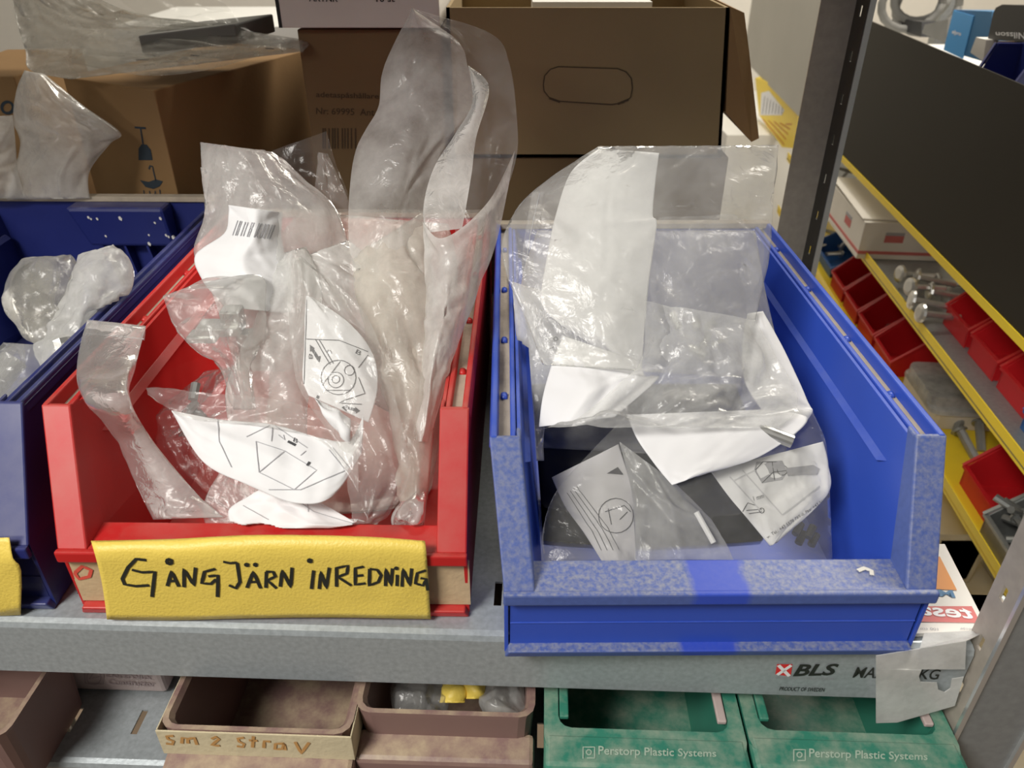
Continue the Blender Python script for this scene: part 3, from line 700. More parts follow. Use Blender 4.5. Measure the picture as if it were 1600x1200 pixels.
# top bag with white sheet
g = bag('plastic_bag', 1010, 480, .60, 'large clear bag with a blank white sheet topping the blue bin', bgp)
sheet_part(g, 'sheet', [(936, 232, 1030, 239), (893, 268, 1024, 285), (870, 330, 1020, 335), (855, 400, 1026, 352), (846, 465, 1014, 440), (862, 496, 1008, 510), (925, 540, 1004, 560), (990, 588, 1003, 592)], 'paper', blue_d, .006, .010, .0012, 101, 0, .0004, nv=50, creases=5)
sheet_part(g, 'sheet', [(880, 525, 1000, 565), (862, 570, 1010, 590), (848, 620, 1028, 592), (842, 667, 960, 652)], 'paper', blue_d, -.004, .008, .0012, 102, 0, .0004, creases=5)
sheet_part(g, 'film', [(935, 229, 1216, 227), (832, 300, 1208, 315), (787, 368, 1202, 400), (792, 430, 1186, 470), (822, 500, 1172, 540), (848, 570, 1160, 590)], 'thin', blue_d, -.004, .016, .0032, 103, .004, nv=50, nu=40, creases=22)
sheet_part(g, 'film', [(1008, 470, 1180, 500), (1003, 560, 1215, 560), (960, 610, 1240, 605), (900, 655, 1245, 640), (842, 669, 1215, 668)], 'mid', blue_d, -.016, .012, .0036, 104, nv=44, nu=40, creases=26)
sheet_part(g, 'inner_film', [(1030, 340, 1150, 335), (1020, 400, 1190, 380), (1015, 450, 1185, 440), (1020, 500, 1150, 490)], 'thin', blue_d, .012, .010, .003, 105, creases=14)
pr = MB(); rnd = random.Random(5)
for i in range(6):
    q = at(rnd.uniform(1060, 1120), rnd.uniform(500, 560), .565); build(MB().tube([q, q + Vector((rnd.uniform(-.012, .012), .01, rnd.uniform(-.006, .01)))], .0035, 8), 'fitting', 'zinc_dull', g)
ink(sheet_part(g, 'seam', [(832, 300, 850, 300), (818, 380, 838, 380), (815, 430, 832, 430)], 'thin', blue_d, -.006, .002, .0004, 6, nu=8, nv=12), [[(843, 302), (828, 370), (820, 428)]], 1.2, 'grey_print', 'weld')

# ================================================================== contents of the navy bin
ngp = 'bags in the navy bin'
g = bag('plastic_bag', 70, 460, .68, 'round clear bag lying at the back of the navy bin', ngp)
sheet_part(g, 'film', [(60, 405, 110, 398), (25, 430, 130, 440), (18, 470, 125, 490), (40, 510, 110, 530), (80, 540, 100, 560)], 'dull', navy_d, .01, .02, .003, 111, .016)
g = bag('plastic_bag', 140, 480, .66, 'knotted milky bag of zinc fittings beside the red bin wall', ngp)
sheet_part(g, 'film', [(150, 392, 170, 391), (115, 425, 200, 405), (100, 470, 208, 440), (88, 520, 165, 490), (80, 560, 115, 550), (70, 620, 90, 600)], 'milk', navy_d, -.01, .018, .003, 112, .014, creases=16)
hg = MB()
hg.tube([at(100, 535, .61), at(108, 560, .60)], .012, 12); build(hg, 'fitting', 'zinc', g)
g = bag('plastic_bag', 30, 640, .56, 'long clear bag of metal sleeves filling the front of the navy bin', ngp)
sheet_part(g, 'film', [(5, 535, 75, 540), (-30, 580, 70, 585), (-50, 640, 42, 640), (-60, 720, 25, 720), (-60, 800, 20, 800)], 'thin', navy_d, -.01, .012, .003, 113, .008)
for i, (x, y, x2, y2, r) in enumerate(((-30, 625, 22, 562, .012), (-25, 680, 15, 640, .012), (-20, 700, 10, 735, .013), (-30, 770, 8, 760, .013))):
    o = build(MB().tube([at(x, y, navy_d(y) + .01), at(x2, y2, navy_d(y2) + .01)], r, 16), 'metal_sleeve', 'zinc', smooth=False)
    tag(o, 'zinc tube sleeve inside the long clear bag of the navy bin', 'metal sleeve', 'tube sleeves in the navy bin')

# ================================================================== things at the back of the shelf
def carton(name, corner, v1, v2, h, m, label, cat='carton', flap=None):
    """box from a top corner: v1, v2 horizontal edges, h down"""
    o = thing(name, corner + (v1 + v2) / 2 - Vector((0, 0, h)), label, cat)
    mb = MB(); d = Vector((0, 0, -h)); p = [corner, corner + v1, corner + v1 + v2, corner + v2]
    mb.hexa([*[q + d for q in p], *p])
    b = build(mb, 'body', m, o, bevel=.0015)
    return o, b
# left carton with handling symbols
cn = at(240, 141, .955); r1 = atz(478, 78, cn.z) - cn
n1 = Vector((-r1.y, r1.x, 0)).normalized(); 
if n1.x > 0: n1 = -n1
l_ = (atz(70, 116, cn.z) - cn); l_ = l_.normalized() * .17
k1, k1b = carton('cardboard_box', cn, l_, r1 * 1.0, cn.z - .002, 'carton', 'brown cardboard box with glass and umbrella handling marks')
ink(k1b, [[(211, 199), (228, 200)], [(220, 200), (224, 225)]], 2.6, 'blue_print', 'handling_mark', k1b)
poly_ink(k1b, [(217, 250), (217, 232), (222, 225), (230, 226), (236, 234), (239, 250)], 'blue_print', 'handling_mark', k1b)
ink(k1b, [[(233, 264), (235, 259), (239, 260), (240, 266), (244, 283)]], 2.4, 'blue_print', 'handling_mark', k1b)
poly_ink(k1b, [(219, 281), (233, 284), (244, 280), (255, 283), (250, 291), (240, 295), (228, 292)], 'blue_print', 'handling_mark', k1b)
ink(k1b, [[(225, 297), (226, 304)], [(234, 298), (235, 304)], [(243, 298), (243, 304)], [(250, 296), (251, 304)]], 2.2, 'blue_print', 'handling_mark', k1b)
# carton further left
cn = at(-120, 122, 1.0)
kl, klb = carton('cardboard_box', cn, Vector((.105, .01, 0)), Vector((-.02, .22, 0)), cn.z - .002, 'carton', 'plain brown cardboard box half hidden behind the left bags')
ink(klb, [circ(12, 168, 9, 14)], 3.5, 'blue_print', 'round_mark', klb)
# dark carton with printed text
cn = at(464, 46, 1.02)
k2, k2b = carton('cardboard_box', cn, Vector((.174, -.004, 0)), Vector((.002, .25, 0)), cn.z - .002, 'carton_dark', 'brown cardboard box with printed lines and barcode behind the tall bag')
text(k2b, 'adetaspåshållare', [(494, 154), (592, 157), (592, 146), (494, 143)], 'brown_print', .01, parent=k2b)
text(k2b, 'Nr: 69995  Ant', [(494, 178), (585, 181), (585, 170), (494, 168)], 'brown_print', .01, parent=k2b)
ink(k2b, [[(505 + i * 4.6, 200), (505 + i * 4.6, 232)] for i in (0, .7, 2, 3.2, 4, 5, 6.5, 7.4, 8.4, 9.6, 11)], 2, 'brown_print', 'barcode', k2b)
# white carton on top
cn = at(436, 45, 1.0)
wz = cn.z
wb_ = thing('white_carton', cn + Vector((.1, .1, 0)), 'white cardboard box with black side edge on the brown carton', 'carton')
ww = (at(688, 45, 1.0) - cn).x
wbo = build(MB().box(cn.x + .004, cn.x + ww, cn.y, cn.y + .2, wz + .001, wz + .10), 'body', 'white_carton', wb_, bevel=.001)
build(MB().box(cn.x, cn.x + .004, cn.y, cn.y + .2, wz + .001, wz + .10), 'side_panel', 'black', wb_)
text(wbo, '10 st', [(588, 3), (617, 3), (617, -7), (588, -7)], 'ink', .015, parent=wbo); text(wbo, 'ARTNR', [(483, 2), (528, 3), (528, -7), (483, -8)], 'ink', .015, parent=wbo)
# big pale carton with hand hole, standing on a lower carton
Yk = .985
a = at(697, 12, Yk); b = at(1140, 10, Yk); zb = at(900, 246, Yk).z
k4 = thing('cardboard_box', Vector((a.x + .17, Yk + .12, 0)), 'low brown cardboard box under the pale carton with hand hole', 'carton')
build(MB().box(a.x + .01, at(1128, 330, Yk).x, Yk + .004, Yk + .26, .0005, zb - .001), 'body', 'carton_dark', k4, bevel=.0015)
k3 = thing('cardboard_box', Vector((a.x + .17, Yk + .12, zb)), 'open pale cardboard carton with oval hand hole and hanging flap', 'carton')
x0, x1, zt = a.x, b.x, a.z; xb = at(1126, 245, Yk).x
pb = MB()
pb.hexa([(x0, Yk, zb), (xb, Yk, zb), (xb, Yk + .004, zb), (x0, Yk + .004, zb), (x0, Yk, zt), (x1, Yk, zt), (x1, Yk + .004, zt), (x0, Yk + .004, zt)])
pb.box(x0, x0 + .004, Yk, Yk + .26, zb, zt); pb.hexa([(xb - .004, Yk, zb), (xb, Yk, zb), (xb, Yk + .26, zb), (xb - .004, Yk + .26, zb), (x1 - .004, Yk, zt), (x1, Yk, zt), (x1, Yk + .26, zt), (x1 - .004, Yk + .26, zt)])
pb.box(x0, xb, Yk + .256, Yk + .26, zb, zt); pb.box(x0, xb, Yk, Yk + .26, zb, zb + .004)
k3b = build(pb, 'body', 'carton_pale', k3)
hole = [(849, 132), (851, 118), (860, 108), (872, 104), (965, 107), (978, 112), (986, 122), (988, 138), (985, 152), (974, 160), (955, 163), (875, 158), (858, 152), (850, 142), (849, 132)]
hp = MB(); hv = [at(x, y, Yk - .0008) for x, y in hole[:-1]]
hp.prism(hv, (0, .0006, 0)); build(hp, 'hand_hole_tab', 'carton_pale', k3)
ink(k3b, [hole], 1.6, 'brown_print', 'cut_line', k3, .001); ink(k3b, [[(858, 153), (875, 159)], [(965, 162), (982, 155)]], 3, 'brown_print', 'cut_line', k3, .0012)
fl = MB(); e1 = Vector((x1, Yk, zt)); fp = [e1 + Vector((.001, .0, .001)), at(1163, 20, Yk + .01), at(1170, 75, Yk + .01), at(1186, 216, Yk), at(1174, 222, Yk), at(1134, 176, Yk)]
fl.prism(fp, (.002, .16, 0)); build(fl, 'flap', 'carton', k3)
t_ = MB().box(x0 + .10, x0 + .24, Yk + .02, Yk + .10, zt - .03, zt + .004)
o = build(t_, 'white_packet', 'white_carton'); tag(o, 'white packet peeking out of the open pale carton', 'packet')
# bag of grey parts lying on the left carton
g = thing('plastic_bag', at(230, 120, .99), 'crumpled greyish bag with a flat tray lying on the handling-mark box', 'plastic bag')
def far_d(y): return .985 + (125 - y) * .0009
sheet_part(g, 'film', [(20, 0, 110, -40), (28, 40, 180, 10), (40, 80, 320, 40), (48, 110, 470, 62), (110, 124, 474, 80)], 'dull', far_d, -.02, .01, .004, 121, .004, creases=14)
sheet_part(g, 'film', [(150, -30, 300, -20), (200, 10, 350, 5), (260, 50, 380, 40), (300, 80, 425, 64)], 'clear', far_d, -.02, .01, .003, 122)
ta = at(222, 84, 1.0); tb = at(372, 68, 1.02)
build(MB().hexa([ta, tb, tb + Vector((.02, .10, 0)), ta + Vector((0, .10, 0)), ta + Vector((0, 0, .02)), tb + Vector((0, 0, .022)), tb + Vector((.02, .10, .022)), ta + Vector((0, .10, .02))]), 'tray', 'grey', g, bevel=.002)
hb_ = sheet_part(g, 'header', pairs([(112, 72, 112, 98), (220, 84, 218, 118), (300, 80, 310, 112), (400, 70, 400, 90), (472, 62, 474, 82)]), 'dull', far_d, -.03, .003, .0008, 123)
ink(hb_, [[(213, 94), (232, 94)], [(298, 87), (312, 88)], [(415, 76), (428, 77)]], 1.6, 'print', 'staple', hb_)
# milky bags at the far left
g = thing('plastic_bag', at(90, 300, .93), 'milky crumpled bag bulging behind the navy bin', 'plastic bag')
def fl_d(y): return .935 + (300 - y) * .0002
sheet_part(g, 'film', [(38, 110, 70, 116), (24, 150, 130, 165), (22, 190, 188, 207), (32, 225, 172, 225), (22, 265, 140, 268), (10, 312, 140, 310)], 'matt', fl_d, -.01, .008, .002, 131, .010, creases=16)
g = thing('plastic_bag', at(-10, 280, .92), 'smaller milky bag tucked left of the bulging one', 'plastic bag')
sheet_part(g, 'film', [(-60, 185, 20, 180), (-70, 225, 25, 230), (-70, 270, 28, 268), (-70, 310, 40, 310)], 'matt', fl_d, -.015, .012, .004, 132, .01)

# ================================================================== neighbouring rack with yellow shelves
LZ = math.radians(-95.1)
DL = Vector((.0896, .996, 0))                       # along the lips
NR = Vector((.996, -.0896, 0))                      # away from our side
def lip_pt(y): return Vector((.722 + .09 * (y - .85), y, 0))
yr = thing('shelving_rack', Vector((1.0, 1.4, -.9)), 'neighbouring display rack with yellow enamelled shelves', 'shelf rack')
def yshelf(z, y0, y1, depth, m='yellow'):
    a = lip_pt(y0) + Vector((0, 0, z)); b = lip_pt(y1) + Vector((0, 0, z)); t = Vector((0, 0, -.003))
    d = MB().hexa([a + t, a + NR * depth + t, b + NR * depth + t, b + t, a, a + NR * depth, b + NR * depth, b])
    o = build(d, 'shelf_board', m, yr)
    u = Vector((0, 0, .016)); k = NR * .002; t2 = Vector((0, 0, -.008))
    m = MB().hexa([a + t2, a + t2 + k, b + t2 + k, b + t2, a + u, a + u + k, b + u + k, b + u])
    build(m, 'lip', 'yellow', o)
    return o
yshelf(-.214, .5, 2.45, .42, 'post'); yshelf(-.384, .5, 2.45, .45)
a_, b_ = lip_pt(.5), lip_pt(2.12)
build(MB().hexa([q + Vector((dx, 0, dz)) for dz in (-.076, -.062) for q, dx in ((a_, -.006), (a_, .02), (b_, .02), (b_, -.006))]), 'lip', 'yellow', yr)
build(MB().hexa([q + NR * dx + Vector((0, 0, dz)) for dz in (.118, .12) for q, dx in ((a_, .01), (a_, .45), (lip_pt(2.45), .45), (lip_pt(2.45), .01))]), 'shelf_board', 'shelf_white', yr)
for yy in (.45, 2.62):
    p = lip_pt(yy) + NR * .42
    build(MB().box(p.x, p.x + .04, p.y, p.y + .04, -1.3, .6), 'post', 'post', yr)
p0, p1 = lip_pt(.5), lip_pt(2.12)
o = build(MB().hexa([p0 + Vector((-.004, 0, -.062)), p0 + Vector((-.001, 0, -.062)), p1 + Vector((-.001, 0, -.062)), p1 + Vector((-.004, 0, -.062)),
                     p0 + Vector((-.004, 0, .238)), p0 + Vector((-.001, 0, .238)), p1 + Vector((-.001, 0, .238)), p1 + Vector((-.004, 0, .238))]), 'panel', 'panel')
tag(o, 'dark grey sheet panel standing upright above the yellow shelf lip', 'panel')
p0, p1 = lip_pt(2.13), lip_pt(3.4)
o = build(MB().hexa([p0 + Vector((-.004, 0, -.075)), p0 + Vector((-.001, 0, -.075)), p1 + Vector((-.001, 0, -.075)), p1 + Vector((-.004, 0, -.075)),
                     p0 + Vector((-.004, 0, .36)), p0 + Vector((-.001, 0, .36)), p1 + Vector((-.001, 0, .36)), p1 + Vector((-.004, 0, .36))]), 'panel', 'panel_light')
tag(o, 'pale brushed grey sheet panel behind the rear rack post', 'panel')

def rrect(w, d, r, z, y0=0, n=3):
    out = []
    for cx, cy, a0 in ((w / 2 - r, y0 + d - r, 0), (-w / 2 + r, y0 + d - r, 90), (-w / 2 + r, y0 + r, 180), (w / 2 - r, y0 + r, 270)):
        for k in range(n + 1):
            a = math.radians(a0 + 90 * k / n); out.append((cx + r * math.cos(a), cy + r * math.sin(a), z))
    return out
def pick_bin(loc, rz, label, m, w=.1, d=.15, h=.07, group=None, name='picking_bin'):
    o = thing(name, loc, label, 'storage bin', rz, group); t = .0025
    b = MB()
    b.box(-w / 2 + .006, w / 2 - .006, .006, d - .004, 0, t)
    for s in (-1, 1):
        prof = [(.0, h * .05), (.0, h * .42), (d * .28, h), (d, h), (d - .006, 0), (.006, 0)]
        b.prism([Vector((s * (w / 2 - .007 + .007 * z / h), y, z)) for y, z in prof], (-s * t, 0, 0))
    b.box(-w / 2 + .004, w / 2 - .004, d - .006, d - .003, 0, h)
    b.box(-w / 2 + .004, w / 2 - .004, 0, t, 0, h * .42)
    build(b, 'body', m, o, world=False)
    r = MB()
    for s in (-1, 1):
        r.box(*sorted((s * (w / 2 - .004), s * (w / 2 + .003))), d * .28, d, h - .003, h + .002)
        a = Vector((s * (w / 2 - .004), -.001, h * .42)); e = Vector((s * (w / 2 - .001), d * .28, h)); x = Vector((s * .006, 0, 0)); q = Vector((0, -.003, .002))
        r.hexa([a, a + x, e + x, e, a + q, a + x + q, e + x + q, e + q])
    r.box(-w / 2, w / 2, -.003, .004, h * .42 - .004, h * .42 + .002); r.box(-w / 2, w / 2, d - .006, d + .001, h - .003, h + .003)
    build(r, 'rim', m, o, world=False)
    return o
ZA, ZB = -.2135, -.3835
rb = 'red picking bins on the lower yellow shelf'
for i, y in enumerate((1.81, 1.69, 1.57, 1.45)):
    pick_bin(lip_pt(y) + NR * .02 + Vector((0, 0, ZB)), LZ, ['red picking bin next to the blue tray on the lower yellow shelf', 'second red picking bin from the blue tray on the lower yellow shelf', 'third red picking bin from the blue tray, holding pale washers', 'red picking bin beside the clear lidded box'][i], 'rbin', .112, .20, .085, rb)
for k in range(5):
    q = lip_pt(1.56 + .012 * k) + NR * (.09 + .012 * (k % 2)) + Vector((0, 0, ZB + .012))
    o = build(MB().tube([q, q + Vector((0, 0, .004))], .011, 10), 'washer', 'zinc'); tag(o, 'pale zinc washer lying in a red picking bin', 'washer', 'washers in the red bins')
pick_bin(lip_pt(2.0) + NR * .03 + Vector((0, 0, ZB)), LZ, 'blue tray-like bin behind the red bins on the lower yellow shelf', 'bbin', .19, .22, .06)
rb2 = 'red picking bins on the upper yellow shelf'
for i, y in enumerate((1.27, 1.155, 1.04)):
    pick_bin(lip_pt(y) + NR * .055 + Vector((0, 0, ZA)), LZ, ['red picking bin beside the loose carriage bolts', 'middle red picking bin on the upper yellow shelf', 'red picking bin next to the small blue bin'][i], 'rbin', .105, .20, .085, rb2)
pick_bin(lip_pt(.925) + NR * .04 + Vector((0, 0, ZA)), LZ, 'small bright blue bin at the end of the red row', 'bbin', .10, .2, .07)
pick_bin(lip_pt(.81) + NR * .03 + Vector((0, 0, ZA)), LZ, 'greyish worn cardboard picking bin after the small blue bin', 'grey', .10, .2, .07)
# carton on the upper yellow shelf
c0 = atz(1338, 404, ZA); 
oc = thing('cardboard_box', c0 + NR * .1, 'white cardboard box with red bands on the yellow shelf', 'carton', LZ)
wl = .30
cb = build(MB().box(-wl, 0, 0, .19, .001, .085), 'body', 'white_carton', oc, world=False, bevel=.002)
oc.location = c0; MW[oc] = Matrix.Translation(c0) @ Matrix.Rotation(LZ, 4, 'Z'); MW[cb] = MW[oc]
build(MB().box(-wl - .001, .001, -.0008, .191, .012, .019), 'red_band', 'salmon', oc, world=False)
build(MB().box(-wl - .0015, .0015, -.0012, .1915, .001, .010), 'base_tray', 'white_carton', oc, world=False)
build(MB().box(-.13, -.085, -.0009, .0, .040, .058), 'printed_logo', 'salmon', oc, world=False)
build(MB().box(-.13, -.085, -.001, .0, .058, .066), 'printed_logo', 'grey_print', oc, world=False)
build(MB().box(-.0005, .0009, .05, .09, .040, .056), 'printed_logo', 'salmon', oc, world=False)
build(MB().box(-.0005, .0009, .05, .09, .056, .063), 'printed_logo', 'grey_print', oc, world=False)
build(MB().hexa([(-wl, .01, .086), (-.01, .0, .086), (-.01, .10, .086), (-wl, .10, .086), (-wl, .0, .097), (-.01, -.004, .090), (-.01, .10, .088), (-wl, .10, .09)]), 'lid_flap', 'white_carton', oc, world=False)
# carriage bolts on the lip
def bolt(p, d, L, r, hr, label, group, name='carriage_bolt', m='zinc'):
    o = thing(name, p, label, 'bolt', 0, group); d = d.normalized()
    build(MB().tube([p, p + d * L], r, 8), 'shank', m, o)
    build(MB().tube([p - d * .004, p - d * .002, p + d * .002], [hr * .55, hr * .9, hr], 14), 'head', m, o)
    return o
for i, (x, y, z) in enumerate(((1406, 428, .033), (1432, 433, .034), (1422, 448, .046), (1452, 455, .034), (1424, 468, .038), (1438, 489, .034), (1462, 440, .015), (1478, 462, .015))):
    q = atz(x, y, ZA + z)
    bolt(q, NR + Vector((.0, random.Random(i).uniform(-.25, .25), -.12)), .075, .0065, .019, 'zinc carriage bolt resting on the yellow lip by the white carton', 'carriage bolts on the yellow lip')
# clear lidded box on the lower shelf
q = lip_pt(1.285) + NR * .03 + Vector((0, 0, ZB))
cbx = thing('lidded_box', q, 'clear lidded plastic box on cream base after the red bins', 'plastic box', LZ)
build(MB().loft([rrect(.15, .24, .02, .001), rrect(.155, .245, .02, .035)]), 'base', 'cream', cbx, world=False)
build(MB().loft([rrect(.165, .255, .02, .035), rrect(.16, .25, .02, .042), rrect(.14, .235, .02, .046), rrect(.135, .23, .02, .065)]), 'lid', FILM['milk'], cbx, world=False)
# loose bolts beyond the clear box
for i, (x, y) in enumerate(((1508, 640), (1530, 660), (1500, 672), (1560, 655))):
    q = atz(x, y, ZB + .03); bolt(q, Vector((.3 * (i - 1.5), -.6, -.35)), .06, .008, .013, 'grey galvanised bolt standing loose before the bolt-filled tray', 'loose bolts on the lower shelf', m='zinc_dull')
# red bin and grey tray of bolts
q = atz(1530, 735, ZB); pick_bin(lip_pt(.99) + NR * .03 + Vector((0, 0, ZB)), LZ, 'red picking bin behind the grey tray of bolts', 'rbin', .12, .2, .085)
trp = lip_pt(.86) + NR * .012 + Vector((0, 0, ZB))
pick_bin(trp, LZ, 'grey steel tray heaped with galvanised bolts', 'zinc_dull', .13, .22, .085)
rnd = random.Random(12)
for i in range(34):
    q = trp + NR * rnd.uniform(.02, .16) + DL * rnd.uniform(-.05, .05) + Vector((0, 0, .045 + rnd.uniform(0, .035)))
    bolt(q, Vector((rnd.uniform(-1, 1), rnd.uniform(-1, 1), rnd.uniform(-.3, .3))), .035, .006, .010, 'galvanised hex bolt in the heap on the grey tray', 'bolts heaped in the grey tray', 'hex_bolt', 'zinc_dull')
pick_bin(lip_pt(.74) + NR * .0 + Vector((0, 0, ZB)), LZ, 'dark navy picking bin next to the bolt tray', 'navy', .10, .2, .08)
# white tubs lower down
for i, q in enumerate((Vector((.80, 1.02, -.5995)), Vector((.94, .98, -.5995)), Vector((.88, 1.22, -.5995)))):
    o = thing('white_tub', q, ['cream plastic tub under the lower yellow shelf', 'cream tub half hidden by the blue bin', 'cream tub behind the other tubs'][i], 'tub')
    build(MB().loft([rrect(.10, .10, .015, 0), rrect(.12, .12, .018, .12), rrect(.11, .11, .015, .12), rrect(.09, .09, .012, .01)]), 'body', 'cream', o, world=False)
    build(MB().loft([rrect(.126, .126, .02, .108, -.003), rrect(.126, .126, .02, .122, -.003)]), 'rim', 'cream', o, world=False)
build(MB().box(.55, 1.3, .3, 2.6, -.61, -.60), 'shelf_board', 'wall', yr)
# things on the rack's top shelf, over the panel
TZ = .121
def place(x, y, xx): r = ray(x, y); return EYE + r * (xx / r.x)
def quadbox(name, pts, X, dep, m, label, cat='carton'):
    p = [place(x, y, X) for x, y in pts]
    o = build(MB().prism(p, NR * dep), name, m); tag(o, label, cat); return o
bx = thing('blue_carton', place(1500, 80, .88), 'bright blue cardboard box standing behind the dark panel', 'carton')
build(MB().prism([place(x, y, .88) for x, y in [(1490, 15), (1550, 18), (1550, 100), (1474, 78)]], NR * .10), 'body', 'midblue', bx)
bb = build(MB().prism([place(x, y, .878) for x, y in [(1490, 16), (1521, 25), (1504, 92), (1474, 78)]], (.0015, 0, 0)), 'end_panel', 'lightblue', bx)
text(bb, 'elpro', [(1487, 54), (1501, 58), (1503, 50), (1489, 46)], 'white', .03, parent=bb)
qb = quadbox('cardboard_box', [(1545, 64), (1640, 70), (1640, 160), (1535, 120)], .84, .12, 'carton', 'brown cardboard box behind the navy bin on the top shelf')
bk = thing('black_carton', place(1560, 60, .835), 'glossy black packaging with upside-down white lettering', 'packaging')
pk = [place(x, y, .832) for x, y in [(1543, 62), (1552, 20), (1556, 12), (1566, 7), (1640, 10), (1640, 68)]]
bkb = build(MB().prism(pk, NR * .08), 'body', 'black', bk)
text(bkb, 'd Nilsson', [(1615, 51), (1556, 50), (1557, 57), (1615, 63)], 'white', .015, parent=bkb)
quadbox('white_card', [(1525, 58), (1541, 62), (1536, 96), (1516, 82)], .82, .02, 'white_carton', 'small white card box between blue carton and brown box', 'card')
p = lip_pt(1.30) + NR * .005 + Vector((0, 0, .195))
pick_bin(p, LZ, 'dark navy picking bin on the top shelf before the brown box', 'navy', .13, .06, .075)
# coil and pouch
cl = MB(); c = place(1425, 5, 1.0)
for k, (r, dz) in enumerate(((.075, 0), (.068, .012), (.080, -.010))):
    cl.tube([c + Vector((.03 * k + r * math.cos(t), .02 * k, dz + .8 * r * math.sin(t))) for t in [i * 2 * math.pi / 20 for i in range(21)]], .010, 8)
o = build(cl, 'hose_coil', 'grey', smooth=True); tag(o, 'grey coiled hose hanging above the dark panel', 'hose')
g = quadbox('grey_pouch', [(1445, 38), (1482, 30), (1478, 68), (1440, 52)], .98, .05, 'grey', 'grey fabric pouch left of the bright blue carton', 'pouch')
quadbox('black_case', [(1395, 28), (1440, 34), (1440, 58), (1390, 42)], 1.0, .05, 'charcoal', 'dark case under the hose coil', 'case')
# things seen left of the rear post
yp = thing('yellow_packet', place(1225, 200, .90), 'yellow corrugated packet with barcode label behind the rear post', 'packet')
yb = build(MB().prism([place(x, y, .90) for x, y in [(1180, 122), (1205, 130), (1248, 175), (1240, 232), (1222, 230), (1186, 180)]], (.03, .04, 0)), 'body', 'yellow', yp)
poly_ink(yb, [(1190, 145), (1202, 142), (1226, 172), (1222, 180), (1188, 180)], 'white', 'label', yb, .001)
ink(yb, [[(1196 + i * 4.5, 150 + i * 3), (1192 + i * 5, 178)] for i in range(7)], 2, 'print', 'barcode', yb, .002)
for i in range(5): ink(yb, [[(1192 + i * 9, 186 + i * 2), (1226 + i * 3, 226 - i * 8)]], 1.5, 'orange', 'flute', yb, .0015)
q = place(1160, 240, 1.0)
o = build(MB().box(.75, 1.9, 2.75, 3.5, -1.3, -.22), 'white_cabinet', 'shelf_white'); tag(o, 'white cabinet standing beyond the rear post', 'cabinet')
o = build(MB().box(-.9, -.1, 1.9, 2.3, -1.3, .23), 'white_cupboard', 'shelf_white'); tag(o, 'white cupboard in the background beyond the left carton', 'cupboard')
# cable tangle
cl = MB(); rnd = random.Random(2); c = atz(1335, 300, ZA + .02)
pts = [c + Vector((rnd.uniform(-.05, .12), rnd.uniform(-.12, .12), rnd.uniform(0, .06))) for _ in range(9)]
cl.tube(spline(pts, 60), .004, 6); o = build(cl, 'cable', 'grey', smooth=True); tag(o, 'tangled grey cable behind the white carton', 'cable')
cl = MB(); c = atz(1300, 385, ZB + .02)
for i in range(6):
    q = c + Vector((rnd.uniform(-.05, .05), rnd.uniform(-.1, .1), 0)); o = bolt(q, Vector((rnd.uniform(-1, 1), rnd.uniform(-1, 1), .1)), .05, .006, .011, 'shiny bolt lying behind the blue tray', 'bolts behind the blue tray')

# ================================================================== tesa pack at the shelf end
tp = thing('tape_pack', Vector((.33, .42, .0)), 'white product pack with red logo band lying on the shelf end', 'pack')
zt = .004
pts = [(1424, 990), (1538, 986), (1540, 975), (1476, 850), (1350, 850)]
tb_ = build(MB().prism([atz(x, y, zt) for x, y in pts], (0, 0, -.0035)), 'card', 'white_carton', tp)
poly_ink(tb_, [(1420, 948), (1518, 948), (1532, 974), (1422, 972)], 'salmon', 'logo_band', tb_)
text(tb_, 'tesa', [(1527, 969), (1432, 962), (1432, 945), (1512, 952)], 'white', .02, parent=tb_, lift=.001)
text(tb_, 'Mo', [(1493, 935), (1445, 930), (1445, 921), (1488, 923)], 'midblue', .03, parent=tb_)
poly_ink(tb_, [(1440, 880), (1468, 870), (1495, 923), (1440, 920)], 'orange', 'orange_patch', tb_)
text(tb_, '05403-00106', [(1546, 996 - 8), (1500, 992 - 8), (1500, 985 - 4), (1545, 990 - 6)], 'grey_print', parent=tb_)
text(tb_, '100 cm', [(1466, 986), (1438, 984), (1438, 980), (1465, 982)], 'grey_print', parent=tb_)
# hanging tab with euro hole (frosted)
def tab_y(y): return .368
outer = [(1370, 1025), (1510, 1000), (1505, 1060), (1492, 1103), (1440, 1118), (1402, 1129), (1369, 1130), (1369, 1080)]
hole2 = [(1436, 1056), (1440, 1048), (1450, 1046), (1520, 1048), (1520, 1058), (1488, 1061), (1484, 1076), (1476, 1081), (1466, 1077), (1464, 1066), (1445, 1068), (1438, 1064)]
bm = bmesh.new()
ys = .372
def ring(ps): return [bm.verts.new(at(x, y, ys)) for x, y in ps]
a1 = [(1369, 1025), (1437, 1014), (1510, 1002)]
tabs = MB()
quads = [[(1369, 1025), (1510, 1002), (1508, 1046), (1369, 1046)], [(1369, 1046), (1440, 1047), (1436, 1056), (1438, 1066), (1369, 1068)],
         [(1369, 1068), (1438, 1066), (1464, 1067), (1466, 1078), (1476, 1082), (1440, 1118), (1402, 1129), (1369, 1130)], [(1476, 1082), (1485, 1076), (1488, 1061), (1506, 1058), (1492, 1103), (1440, 1118)]]
for q in quads: tabs.prism([at(x, y, ys) for x, y in q], (0, .0006, 0))
bm.free()
build(tabs, 'hanging_tab', FILM['frost'], tp)
build(MB().hexa([at(1437, 1014, ys), at(1510, 1002, ys), atz(1545, 985, .0045), atz(1444, 990, .0045), at(1437, 1013, ys), at(1510, 1001, ys), atz(1545, 984, .005), atz(1444, 989, .005)]), 'fold', FILM['frost'], tp)

